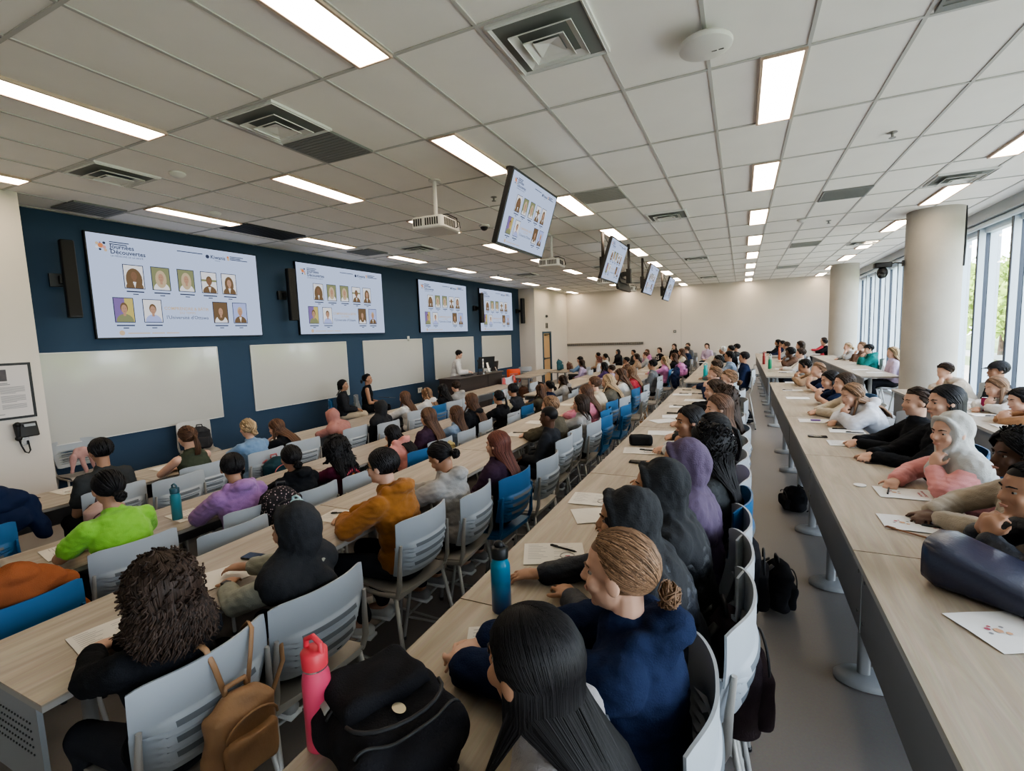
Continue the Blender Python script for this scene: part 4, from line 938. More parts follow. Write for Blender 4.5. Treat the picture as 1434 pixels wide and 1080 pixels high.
PEOPLE = """
1|-5.14|2.29|1.03|2|L|0|short|black|tee|dgrey|0|tan|person with short black hair in a charcoal t-shirt at the front table
1|-5.14|3.10|0.98|12|T|0|pony|brown|tank|olive|0|light|person with wavy brown ponytail in an olive sleeveless top
1|-5.05|3.73|0.94|12|T|-5|bun|blonde|tee|skyblue|0|light|person with fair pinned-up hair in a sky blue t-shirt
1|-5.07|4.30|0.88|30|Cl|10|longw|brown|tee|black|25|light|person in a black t-shirt resting brown-haired head on one hand
1|-5.04|5.15|0.86|30|T|0|hijab|rose|sweat|rose|0|tan|person in a dusty rose headscarf and matching top
1|-4.83|5.62|0.86|0|L|0|hijab|black|sweat|black|0|tan|person in a black headscarf and black robe behind the seated speakers
1|-5.07|6.67|0.89|12|T|0|long|brown|sweat|white|0|light|person with straight brown hair in a white sweater before the third whiteboard
1|-5.07|7.30|0.86|12|T|0|bob|lbrown|hood|white|0|light|person with light brown bob in a white hoodie
1|-5.06|7.82|0.88|12|T|-10|long|black|sweat|black|0|tan|person with long black hair in a black jacket beside a grey hoodie
1|-5.05|8.29|0.90|12|T|-12|short|dbrown|hood|grey|0|light|person with dark hair and grey hoodie in front of the lectern
2|-3.62|1.68|1.05|12|T|0|bun|black|tee|lime|0|tan|person in a bright lime green polo shirt with clipped black hair
2|-3.46|2.41|0.97|12|T|-15|short|black|hood|purple|-15|tan|person in a purple hoodie wearing a dotted backpack
2|-3.37|2.88|0.92|12|T|-12|bun|black|hood|black|-10|tan|person with tied black hair hunched in a thick black hoodie
2|-3.34|3.36|0.86|12|T|10|curly|black|sweat|maroon|0|tan|person with black curls in a maroon sweater with a sun print
2|-3.31|4.34|0.86|30|Cl|0|longw|black|hood|pink|0|tan|person with wavy black hair in a salmon pink hoodie
2|-3.39|4.81|0.95|2|L|0|longw|brown|sweat|plum|0|light|person with long brown hair in a dark plum puffer and yellow bag
2|-3.38|5.39|0.86|0|T|0|longw|brown|sweat|denim|0|light|person with wavy brown hair in a pale denim shirt
2|-3.47|6.06|0.98|6|L|-10|longw|brown|hood|black|-10|light|person with shoulder-length brown hair in a black puffer coat
2|-3.38|6.86|0.91|12|T|-10|pony|black|sweat|black|-15|tan|person with black ponytail in a dark jacket in front of the white banner
2|-3.46|7.59|0.96|12|T|-10|short|black|vest|charcoal|-10|tan|person in a charcoal quilted vest with cream sleeves
2|-3.25|8.06|0.86|0|T|-15|long|brown|sweat|khaki|-10|light|person with long straight brown hair in a khaki jacket
2|-3.32|8.69|0.86|0|T|-10|bun|black|sweat|navy|0|tan|person with black bun in a navy jacket
2|-3.36|9.88|0.86|12|T|0|longw|dbrown|hood|grey|0|tan|person with dark hair in a grey hoodie with a striped hood
2|-3.37|13.46|0.93|12|T|0|long|black|sweat|violet|0|tan|person with long black hair in a violet top at the second table
2|-3.12|12.83|0.86|0|T|0|short|dbrown|sweat|lilac|0|light|person in a lilac sweater beside a violet top
3|-1.81|0.92|0.87|0|T|0|curly|dbrown|sweat|black|0|light|person with big dark brown curls in a black sweater
3|-1.81|1.48|0.89|0|W|15|hijab|black|sweat|sage|10|tan|person in a black headscarf and sage sleeves holding a wristwatch arm out
3|-1.91|2.37|0.97|12|T|5|short|black|hood|ochre|15|light|person in an ochre brown hoodie with glasses and short black hair
3|-1.81|2.84|0.88|12|T|0|bun|black|hood|grey|0|tan|person with black hair bowed down in a light grey hoodie
3|-1.71|3.31|0.86|0|L|0|long|auburn|sweat|plum|0|light|person with long reddish brown hair in a plum puffer on a blue chair
3|-1.77|4.59|0.86|0|L|5|buzz|black|sweat|charcoal|5|dark|person with dark skin and cropped hair in a charcoal jacket
3|-1.81|5.06|0.94|12|T|0|short|lbrown|sweat|khaki|0|light|person whose light brown hair shows behind a charcoal jacket
3|-1.72|5.53|0.86|0|T|0|bob|dbrown|sweat|grey|0|light|person with dark brown bob in a grey sweatshirt
3|-1.81|6.43|0.91|12|T|0|longw|brown|sweat|hotpink|0|light|person with brown hair in a pink top on a blue chair
3|-1.91|7.25|0.96|12|T|5|short|brown|sweat|cream|0|light|person with short brown hair and cream sweater with dark sleeve panel
3|-1.82|7.72|0.95|12|T|0|longw|blonde|sweat|camo|0|light|person with long fair hair in a mottled olive jacket
3|-1.88|8.89|0.95|12|T|0|long|brown|sweat|white|0|light|person with very long brown hair in a white top
3|-1.81|9.50|0.93|12|T|0|longw|lbrown|sweat|red|0|light|person with light brown hair in a red and white top
3|-1.81|11.27|0.95|0|L|5|short|black|sweat|slate|0|tan|person with black hair in a slate grey jacket leaning back at the third table
3|-1.81|13.19|0.91|0|T|0|longw|blonde|sweat|orchid|0|light|person with fair hair and an orchid pink backpack
3|-1.80|15.06|0.89|0|T|0|longw|brown|sweat|black|0|light|person with brown hair in a black coat near the far wall
4|-0.27|0.83|0.95|10|L|-12|xlong|black|sweat|heather|0|tan|person with very long straight black hair in a heather grey sweater
4|-0.18|1.25|0.95|6|F|0|bun|lbrown|hood|navy|0|light|person in a navy hoodie with low light brown bun at the near table
4|-0.17|1.72|0.95|20|W|0|hijab|black|sweat|nblack|10|tan|person in a black headscarf pointing at a paper, nearest of the headscarves
4|-0.17|2.07|0.95|14|H|0|hijab|black|sweat|black|5|tan|person in a black headscarf and shiny black jacket with raised hands
4|-0.17|2.42|0.95|8|T|0|hijab|dviolet|sweat|dviolet|0|tan|person in a dusky violet headscarf and violet top
4|-0.16|2.77|0.95|0|T|0|curlyl|black|sweat|dgrey|0|tan|person with long crimped black hair at the near tall table
4|-0.16|3.21|0.95|0|Cl|15|pony|black|sweat|lilac|15|tan|person with black hair touching chin with raised fingers
4|-0.17|3.68|0.95|16|Cr|20|bob|black|sweat|black|15|tan|person in a black sleeve leaning forward with hand over mouth
4|-0.16|4.15|0.95|0|T|15|long|brown|sweat|white|10|light|person with straight brown hair in a white shirt at the tall table
4|-0.14|4.66|0.95|0|T|10|curlyl|dbrown|sweat|dgrey|0|light|person with long wavy dark brown hair beside the aisle
4|-0.18|5.36|0.95|6|T|10|longw|dbrown|sweat|navy|10|light|person with dark brown hair and pale profile in navy
4|-0.14|6.53|0.95|0|T|10|bun|lbrown|sweat|black|10|light|person with fair brown hair in a black jacket turned to the screens
4|-0.16|7.56|0.95|18|H|10|bun|lbrown|sweat|navy|10|light|person with fair hair clasping hands at mouth in blue sleeves
4|-0.25|8.71|0.95|12|T|0|short|dbrown|sweat|navy|0|light|person with dark brown hair behind clasped blue sleeves
4|-0.26|10.26|0.95|14|T|5|short|black|sweat|slate|5|tan|person with black hair leaning over the far tall table
4|-0.18|11.60|0.95|6|T|5|short|black|sweat|denim|5|tan|person with glasses and black hair in a blue shirt
4|0.05|11.13|0.95|0|L|5|short|black|sweat|navy|5|tan|person in a navy hoodie sitting upright by the aisle at the far tall table
4|-0.26|15.87|0.95|24|T|0|cap|white|sweat|dgrey|0|tan|person in a white cap at the far tall table
4|-0.17|15.40|0.95|10|T|0|short|black|sweat|black|0|tan|person with black hair in a black sweater behind the white cap
4|-0.13|16.34|0.95|0|T|0|short|black|sweat|dgrey|0|light|person with black hair at the last seat before the far wall
5|1.29|2.57|0.95|24|H|10|bun|black|sweat|nblack|0|tan|person in a black sweater with folded arm at the window-side tall table edge
5|1.29|3.04|0.95|10|T|10|afro|black|sweat|beige|0|dark|person with dark curls and beige sleeves behind a black sweater
5|1.28|3.65|0.95|16|Cl|25|hijab|palegrey|sweat|salmon|10|light|person in a pale grey headscarf and salmon pink top leaning on the table
5|1.29|4.32|1.05|0|T|10|bob|black|sweat|black|5|light|person with glossy dark bob behind a pale grey headscarf
5|1.28|4.79|0.95|2|T|10|bun|dbrown|sweat|black|5|light|person with pulled-back dark hair in a black jacket on a blue chair
5|1.27|5.73|0.95|28|Cl|20|longw|lbrown|hood|whiteg|10|light|person with long caramel hair in a white and grey hoodie leaning in
5|1.19|6.36|0.95|16|T|10|short|dbrown|sweat|cream|0|light|person mostly hidden behind long caramel hair in a cream sleeve
5|1.26|7.13|0.95|26|H|10|bob|black|tee|navy|10|light|person with black bob in a navy t-shirt with bare elbow on the table
5|1.29|8.56|0.95|24|H|10|bun|lbrown|tee|navy|10|light|person with light brown hair propping head on bare arms
5|1.22|9.42|0.95|26|H|5|short|black|sweat|tan|5|tan|person with black hair covering face with both hands
5|1.28|12.53|0.95|8|T|0|short|dbrown|sweat|white|0|light|person with dark brown hair in a white shirt at the far aisle table
5|1.27|13.52|0.95|20|H|5|afro|black|sweat|brown|5|dark|person with black curls and dark arms at the far aisle table
5|1.45|15.33|1.05|0|T|0|bob|dbrown|sweat|slate|0|light|person with brown bob in slate beside a red bottle
5|1.28|17.24|0.95|2|T|0|short|dbrown|sweat|grey|0|tan|person with brown hair in grey at the far aisle table
5|1.28|18.63|0.95|4|T|0|short|black|sweat|navy|0|tan|person with black hair in navy behind the red and green bottles
5|1.27|20.28|0.95|6|T|0|long|black|sweat|black|0|tan|person with black hair nearest the far wall at the aisle table
6|2.85|8.63|0.95|30|Cl|15|short|dbrown|sweat|beige|10|light|person with tousled dark hair in a beige hoodie before the large column
6|2.76|6.92|0.90|30|Cl|10|long|lbrown|sweat|white|10|light|person with straight caramel hair in a white sweater holding a pen to lips
6|2.82|7.77|0.95|2|L|5|cap|black|sweat|charcoal|0|tan|person in a black cap by the window behind caramel hair
6|2.75|6.17|0.91|38|H|10|short|black|sweat|tanb|0|light|person in tan sleeves with hands clasped at the picture edge
6|2.79|12.19|0.95|2|L|10|longw|blonde|sweat|lilacp|5|light|person with fair wavy hair in a lilac top beside the large column
6|2.85|14.11|0.95|10|H|10|cap|black|hood|teal|5|light|person in a teal hoodie and black cap, hands at face
6|2.85|15.33|0.97|2|H|5|bun|lbrown|sweat|brown|5|light|person with brown hair behind a teal hoodie
6|2.83|16.03|0.95|18|Cl|10|bun|blonde|sweat|grey|5|light|person with fair hair in a grey top resting cheek on hand
6|2.75|18.99|0.95|16|T|0|short|black|sweat|black|0|light|person with black hair in black beside the smaller column
6|2.83|21.51|0.95|4|T|0|short|dbrown|sweat|red|0|light|person in a red jacket beside the smaller column"""
def ITEMS():
    paper(-2.366, 1.025, 0.911, 80, 'folded sheet beside the big dark curls', 0, paper_warm)
    paper(-2.426, 2.369, 0.911, 5, 'sheet with a dark pen left of the ochre hoodie', 0, paper_warm)
    paper(-0.775, 2.031, 1.071, 22, 'printed sheet with a circled stamp before the pointing hand', 0, paper_warm)
    paper(-0.801, 2.809, 1.071, 5, 'printed sheet lying flat beyond the pointing hand', 0, paper_warm)
    paper(-0.709, 2.567, 1.071, 28, 'plain sheet half under the pointing arm', -1, paper_warm)
    paper(-0.683, 1.344, 1.071, 25, 'sheet under the clasped hands near the blue ombre bottle', 0, paper_warm)
    paper(-0.479, 1.407, 1.071, 10, 'sheet with a red heading beside the grey pouch', 0, paper_warm)
    paper(-0.759, 4.105, 1.071, 8, 'two overlapping sheets behind the violet headscarf', 0, paper_warm)
    paper(-0.688, 4.888, 1.071, 8, 'small sheet in front of the pencil case', -1)
    paper(-0.765, 5.551, 1.071, 40, 'sheet propped behind the pencil case', -1)
    paper(-0.687, 5.854, 1.071, 8, 'sheet under the black phone on the centre table', -1)
    paper(-0.707, 6.630, 1.071, 5, 'narrow sheet under a pen on the centre table', -1)
    paper(-0.582, 7.265, 1.071, 0, 'white notebook sheet near the end of the centre table', -1)
    paper(-0.817, 7.867, 1.071, 5, 'sheet with two pens near the end of the centre table', -1)
    paper(0.885, 3.498, 1.071, 0, 'brochure with a pen across it, beyond the white oval disc', 1)
    paper(0.798, 2.972, 1.071, 0, 'second brochure beside the pencil and handbag', 1)
    paper(0.814, 2.028, 1.071, 25, 'brochure sticking out under the navy handbag', 1)
    paper(0.823, 4.837, 1.071, 0, 'printed sheet near the long black phone', 0)
    paper(0.949, 4.792, 1.071, 0, 'corner sheet beside the printed sheet', -1)
    paper(0.908, 5.418, 1.071, -3, 'sheet with two pens before the caramel hair', -1)
    paper(0.704, 5.907, 1.071, 0, 'sheet with a purple pen packet', -1)
    paper(0.718, 7.712, 1.071, 0, 'blank white sheet beyond the purple packet', -1)
    paper(0.733, 8.630, 1.071, 2, 'sheet with a black pen near the row end', -1)
    paper(0.853, 9.810, 1.071, 0, 'last sheet at the end of the aisle-side row', -1)
    paper(2.494, 7.623, 1.071, 0, 'sheet near the magenta can', -1)
    paper(2.432, 7.049, 1.071, 0, 'long white sheet by the window', -1)
    paper(2.346, 6.644, 1.071, 0, 'sheet below the long white one', -1)
    paper(2.301, 5.991, 1.071, 0, 'sheet beside the iced coffee cup', -1)
    paper(2.454, 6.330, 1.071, 20, 'sheet behind the iced coffee cup', -1)
    paper(-2.370, 5.147, 0.911, 0, 'sheet with pens left of the charcoal jacket', 0, paper_warm)
    paper(-2.453, 5.933, 0.911, 0, 'small sheet in front of the cropped head', -1, paper_warm)
    paper(-2.626, 7.542, 0.911, 0, 'sheet left of the grey sweatshirt', -1, paper_warm)
    paper(-4.014, 2.300, 0.741, -8, 'sheet beside the tall teal bottle', 0, paper_warm)
    paper(-5.888, 2.327, 0.741, 0, 'sheet near the charcoal t-shirt', 0, paper_warm)
    paper(-5.826, 3.167, 0.741, 0, 'small sheet by the olive top', -1, paper_warm)
    paper(-4.140, 1.563, 0.741, -10, 'sheet beside the lime shirt', 0, paper_warm)
    paper(-4.146, 13.526, 0.741, 0, 'pair of sheets on the far second table', -1, paper_warm)
    paper(-2.379, 13.270, 0.911, 0, 'sheet at the far end of the counter row', -1)
    paper(-2.487, 14.444, 0.911, 0, 'further sheet at the far end of the counter row', -1)
    paper(0.864, 12.826, 1.071, 0, 'stack of sheets before the green bottle', -1)
    paper(0.880, 12.042, 1.071, 0, 'sheet nearest the end of the far aisle table', -1)
    paper(2.323, 12.577, 1.071, 0, 'sheet before the teal hoodie', -1)
    paper(2.429, 11.864, 1.071, 0, 'sheet at the near end of the far window table', -1)
    paper(-1.011, 15.277, 1.071, 0, 'sheet on the far centre table', -1)
    paper(-2.403, 1.473, 0.911, 70, 'sheet near the wristwatch arm', -1, paper_warm)
    pen(-2.462, 2.412, 0.915, 25, 'dark pen on the sheet left of the ochre hoodie')
    pen(-0.744, 2.083, 1.075, -12, 'black and red pen on the stamped sheet')
    pen(0.810, 3.514, 1.075, 75, 'dark pen standing out across the brochure')
    pen(0.892, 2.940, 1.075, -12, 'black pen with a gold tip beside the second brochure')
    pen(0.965, 5.332, 1.075, -4, 'long dark pen on the sheet before the caramel hair')
    pen(0.878, 5.481, 1.075, 3, 'short dark pen on the same sheet before caramel hair')
    pen(0.665, 8.621, 1.075, -2, 'black pen near the row end')
    pen(-0.795, 7.958, 1.075, 3, 'dark pen near the far end of the centre table')
    pen(-0.609, 7.986, 1.075, 3, 'second dark pen near the far end of the centre table')
    pen(-0.797, 8.428, 1.075, -4, 'thin pen at the very end of the centre table')
    pen(-0.731, 6.688, 1.075, -5, 'pen on the narrow sheet of the centre table')
    pen(-2.396, 5.226, 0.915, 15, 'pen on the sheet left of the charcoal jacket')
    pen(-5.910, 2.079, 0.745, 10, 'pen at the near end of the front table')
    pen(-0.697, 4.124, 1.075, -4, 'pen across two overlapping sheets')
    pen(2.367, 6.560, 1.075, -3, 'dark pen next to the long white sheet')
    pen(2.559, 6.831, 1.075, -25, 'dark pen leaning near the iced coffee cup')
    pen(2.256, 5.807, 1.075, -5, 'pen below the iced coffee cup')
    pen(0.737, 2.828, 1.072, -35, 'brown pencil leading to the navy handbag', mat('pencil_wood', (.30, .15, .08), .6), .18, 'pencil')
    phone(0.637, 5.080, 1.071, 0, 'long black phone on the aisle-side table')
    phone(0.899, 4.218, 1.071, -3, 'black phone beside the pink sleeve')
    phone(-2.428, 1.726, 0.911, 8, 'black phone behind the wristwatch hand')
    phone(-0.703, 3.739, 1.071, 3, 'black phone behind the raised hands')
    phone(-0.733, 6.102, 1.071, 3, 'black phone on the sheet beyond the pencil case')
    phone(-0.517, 8.000, 1.071, 0, 'small dark phone near the navy sleeve')
    phone(0.814, 11.861, 1.071, 0, 'dark phone at the near end of the far aisle table')
    b = B(); b.rbox((0.718, 5.910, 1.082), (.09, .04, .012), .01); tag(b.obj('pen_packet', mat('purple_packet', (.22, .12, .42), .6)), 'small purple packet on the sheet of the aisle-side table', 'packet')
    b = B(); b.lathe([(.034, 0), (.034, .004)], (0.685, 3.603, 1.071), 28); tag(b.obj('sticker_disc', paper_m), 'white oval disc lying on the aisle-side table', 'sticker')
# ------------------------------------------------------------------ placing the audience
ROWH = {1: (.45, .74), 2: (.45, .74), 3: (.61, .91), 4: (.76, 1.07), 5: (.76, 1.07), 6: (.76, 1.07)}
EXTRA = {'ochre': ('glasses', 'white_shoes'), 'sage sleeves': ('watch', 'two_tone', 'long_drape'), 'sun print': ('sun_print',), 'navy hoodie with low': ('sleeve_text',), 'denim_x': (), 'striped hood': ('stripe',), 'dark sleeve panel': ('sleeve_panel',), 'glasses and black': ('glasses',)}
chair(.45, -7.95, 3.32, R(-95), 'pale chair by the white pier with a pink bag and tumbler', 'grey')
chair(.61, -1.90, .97, R(90), 'near grey stool chair under the big dark curls, with a tan bag', 'grey')
chair(.76, -.325, 1.22, R(94), 'grey bar chair under the navy hoodie, nearest the aisle', 'grey')
DONE = {('3', .87), ('4', 1.30)}
chairn = 0
def cshort(l): return l.replace('person ', '').replace('in a ', '').replace('in an ', '').replace('with ', '').split(' at the')[0]
for li in PEOPLE.strip().split('\n'):
    f = li.split('|'); row = int(f[0]); hx, y, k, lean = float(f[1]), float(f[2]), float(f[3]), float(f[4])
    pose, yaw, hair, hcol, top, tcol, by, skin, lab = f[5:14]
    seat, tab = ROWH[row]; dist = math.hypot(hx, y)
    lod = 0 if dist < 1.9 and row >= 3 else 1 if dist < 4.6 else 2 if dist < 8.5 else 3
    ex = tuple(e for kk, v in EXTRA.items() if kk in lab for e in v)
    if 'navy hoodie with low' in lab: hx, y = -.232, 1.25
    if row == 6 and 18. < y < 19.7: y = 19.75
    pitch = 14 if lean > 25 else 4
    if 'bowed' in lab: pitch = 38
    if 'ceiling' in lab: pitch = 0
    rz = R(90 + float(by) * .5)
    person(lab, seat, tab, hx, y, rz, k, lean, pose, float(yaw), pitch, hair, hcol, top, tcol, skin, lod, 1, ex)
    if 'big dark brown curls' in lab or 'navy hoodie with low' in lab: continue
    c = 'grey'
    if any(w in lab for w in ('blue chair', 'quilted', 'pink top', 'cream sweater', 'orchid', 'pale grey headscarf', 'wavy black hair', 'white hoodie', 'very long brown', 'crimped', 'black bob')): c = 'blue'
    cx = hx - (.06 if 'very long straight' not in lab else .24)
    chair(seat, cx, y, R(90 + random.uniform(-7, 7)), 'chair under the %s' % ' '.join(cshort(lab).split()[:9]) if c == 'grey' else 'blue chair under the %s' % ' '.join(cshort(lab).split()[:8]), c)
# people by the far wall, loose tables and the front
far = [(-4.89, 21.55, .45, .97, 'hijab', 'black', 'sweat', 'black', 'tan', 'L', 50, 'person in a long black headscarf seated against the far wall'),
       (-4.2, 21.5, .45, .93, 'short', 'black', 'sweat', 'dgrey', 'tan', 'L', 40, 'person with black hair in dark grey between black robe and pink hoodie'),
       (-3.62, 21.5, .45, .95, 'longw', 'brown', 'hood', 'orchid', 'light', 'L', 50, 'person in a pink hoodie against the far wall'),
       (-3.1, 21.5, .45, 1.05, 'bob', 'dbrown', 'sweat', 'black', 'light', 'L', 50, 'person in a black jersey numbered 25 against the far wall'),
       (-2.52, 21.6, .61, 1.02, 'longw', 'dbrown', 'sweat', 'black', 'light', 'L', 60, 'person with long brown hair in black, raised above the far wall group'),
       (-1.98, 21.7, .61, 1.04, 'short', 'dbrown', 'sweat', 'slate', 'light', 'L', 60, 'person in slate grey with bald-cropped hair at the far wall'),
       (-1.24, 21.6, .61, 1.0, 'bob', 'dbrown', 'sweat', 'lilacp', 'light', 'L', 70, 'person in a pale pink top seated alone at the far wall'),
       (-5.0, 16.3, .45, .95, 'cap', 'black', 'sweat', 'skyblue', 'light', 'T', 0, 'person in a black cap and light blue shirt at the loose side table'),
       (-5.15, 19.2, .45, .95, 'short', 'black', 'sweat', 'tan', 'tan', 'L', 0, 'person with black hair and bare face under the coat rail'),
       (-4.55, 15.0, .45, .9, 'bob', 'dbrown', 'sweat', 'lilac', 'tan', 'L', 0, 'person with dark brown bob behind the black cap'),
       (-4.3, 16.2, .45, .95, 'bob', 'auburn', 'sweat', 'whiteg', 'light', 'L', 0, 'person with reddish bob under the coat rail'),
       (-4.45, 17.6, .45, .98, 'pony', 'black', 'sweat', 'white', 'tan', 'L', -10, 'person with black ponytail in a white top under the coat rail'),
       (-3.25, 15.6, .45, .95, 'short', 'black', 'sweat', 'brown', 'tan', 'Cl', 10, 'person with black hair in a dark brown sweater in the far middle'),
       (-3.2, 17.0, .45, 1.0, 'bob', 'dbrown', 'sweat', 'tan', 'light', 'T', 10, 'person with dark hair in tan in the far middle'),
       (-3.1, 18.2, .45, 1.0, 'short', 'brown', 'sweat', 'grey', 'light', 'T', 10, 'person with brown hair in grey in the far middle'),
       (-1.75, 17.2, .61, .96, 'longw', 'brown', 'sweat', 'cream', 'light', 'T', 10, 'person with brown waves and cream top at the far counter table'),
       (-1.7, 18.5, .61, 1.0, 'short', 'dbrown', 'sweat', 'navy', 'light', 'L', 10, 'person with a puffy navy jacket at the far counter table')]
FARJ = {}
for (x, y, st, k, hair, hcol, top, tcol, skin, pose, by, lab) in far:
    t, J = person(lab, st, .74 if st < .5 else .91, x, y, R(90 + by), k, 6, pose, 0, 2, hair, hcol, top, tcol, skin, 3)
    FARJ[lab] = (t, J); chair(st, x + .02, y, R(90 + by), 'chair under the %s' % ' '.join(cshort(lab).split()[:9]), 'grey')
t, J = FARJ['person in a black jersey numbered 25 against the far wall']
b = B(); put_text(b, '25', .22, M.Translation(J['ch'] + V((0, .165, -.06))) @ M.Rotation(PI, 4, 'Z') @ M.Rotation(PI / 2, 4, 'X'), center=True, bold=.006); o = b.obj('jersey_number', fabric('white', COL['white']), t)

t, J = person('seated woman in a grey blazer and cream trousers beside the second whiteboard', .45, .74, -7.5, 7.62, R(-48), 1.0, 2, 'L', -15, 0, 'bob', 'black', 'sweat', 'charcoal', 'tan', 2, legcol='cream', extras=('white_shoes',), group='speakers at the front')
chair(.45, -7.5, 7.60, R(-48), 'blue chair under the woman in a grey blazer', 'blue')
t, J = person('seated woman in a black sleeveless dress with legs crossed near the middle whiteboard', .50, .74, -7.45, 8.3, R(-52), 1.02, 2, 'L', -12, 0, 'bun', 'black', 'tank', 'black', 'tan', 2, legcol='black', extras=('bare_legs',), group='speakers at the front')
chair(.45, -7.45, 8.28, R(-52), 'chair under the woman in a black dress', 'grey')
b = B(); b.box((-7.13, 8.56, .80), (.30, .22, .008), rot=M.Rotation(R(-10), 3, 'X')); tag(b.obj('clipboard', mat('board_grey', (.12, .12, .13), .6)), 'dark clipboard on the lap of the woman in a black dress', 'clipboard')
t, J = person('man in a white dress shirt standing at the lectern, looking down', .45, 1.0, -7.25, 11.65, R(-62), 1.02, 12, 'S', 0, 30, 'short', 'black', 'sweat', 'white', 'light', 2, stand=True, legcol='black', extras=(), group='speakers at the front')

# ------------------------------------------------------------------ lectern end
lm = mat('lectern_wood', (.045, .033, .030), .45, noise=.25, nscale=2, stretch=(.5, .5, 8))
t = thing('lectern_desk', 'dark brown lectern desk in front of the man in white', 'lectern', (-6.75, 11.85, 0))
b = B(); b.box((.22, 0, .5), (.05, 2.5, 1.0)); b.box((-.05, -1.24, .5), (.56, .04, 1.0)); b.box((-.05, 1.24, .5), (.56, .04, 1.0)); b.box((.247, .35, .5), (.004, .012, .98), 1); b.obj('body', [lm, black_pl], t)
b = B(); b.rbox((-.03, 0, 1.0), (.66, 2.56, .035), .02); b.obj('top', lm, t, ang=40)
t = thing('keyboard', 'papers and keyboard on the lectern desk under the man\'s hands', 'keyboard', (-6.78, 11.5, 1.02))
b = B(); b.box((0, 0, .012), (.16, .42, .02)); b.obj('base', black_pl, t)
b = B()
for q in range(12):
    for w in range(4): b.box((-.055 + w * .036, -.18 + q * .033, .025), (.028, .026, .006))
b.obj('key', dark_metal, t)
for k, (dx, dy) in enumerate([(0, 11.85), (.05, 12.05)]):
    t = thing('desk_microphone', 'slim %s microphone standing on the lectern desk' % ['dark', 'silver'][k], 'microphone', (-6.62 + dx, dy, 1.018))
    b = B(); b.lathe([(.05, 0), (.05, .015), (.02, .02)], n=16); b.obj('base', black_pl if k == 0 else chrome, t, ang=40)
    b = B(); b.tube([(0, 0, .02), (0, 0, .36)], .008 if k == 0 else .022, 8); b.cap((0, 0, .36), (0, 0, .40), .014 if k == 0 else .024); b.obj('stem', black_pl if k == 0 else chrome, t, smooth=True)
for k, (x, y, rz) in enumerate([(-6.8, 12.7, -25), (-6.85, 13.3, 8)]):
    t = thing('desk_monitor', ['dark computer monitor at the lectern, its back to the audience', 'second dark computer monitor nearer the orange chair'][k], 'monitor', (x, y, 1.02 if k == 0 else .85), R(rz))
    b = B(); b.rbox((0, 0, .28 - .0), (.04, .58, .34), .015, rot=M.Rotation(R(8), 3, 'Y')); b.obj('housing', black_pl, t, ang=40)
    b = B(); b.box((.06, 0, .14), (.02, .07, .28), rot=M.Rotation(R(-20), 3, 'Y')); b.rbox((.06, 0, .008), (.16, .22, .014), .02); b.obj('stand', chrome, t)
t = thing('display_stand', 'dark cabinet carrying the second monitor behind the banner', 'cabinet', (-6.85, 13.33, 0))
b = B(); b.box((0, 0, .41), (.45, .42, .82)); b.obj('body', lm, t); b = B(); b.box((0, 0, .835), (.5, .46, .03)); b.obj('top', lm, t)
t = thing('banner', 'white banner with red blots and dark drawn figures hung from the desk', 'banner', (-6.38, 13.25, .0), R(6))
b = B(); b.grid(lambda u, v: (.02 * math.sin(u * 9 + v * 3) + .01 * math.sin(v * 7), (u - .5) * 1.15, .18 + v * .66 - .03 * math.sin(u * PI)), 24, 12); b.obj('cloth', mat('banner_white', (.62, .62, .68), .8), t, smooth=True)
b = B()
for (cy, cz, r) in [(-.46, .72, .13), (.47, .74, .10), (-.38, .62, .07)]: b.add([(.035, cy + r * math.cos(a * PI / 8) * (1 + .25 * math.sin(a * 2.3)), cz + r * math.sin(a * PI / 8)) for a in range(16)], [tuple(range(16))])
b.obj('red_blot', mat('banner_red', (.6, .12, .12), .8), t)
b = B()
for (cy, cz) in [(.03, .45), (.09, .38), (-.30, .40), (.35, .38)]: b.tube([(.045, cy, cz), (.045, cy + .02, cz - .08), (.045, cy - .02, cz - .16)], .012, 5); b.tube([(.045, cy - .05, cz - .03), (.045, cy + .06, cz - .07)], .01, 5); b.ell((.045, cy, cz + .03), (.01, .02, .025))
b.obj('drawn_figure', mat('banner_ink', (.06, .06, .14), .8), t)
b = B(); b.box((0, 0, .85), (.6, 1.1, .02)); 
chair(.45, -7.35, 15.6, R(40), 'bright orange chair beyond the lectern monitors', 'orange')

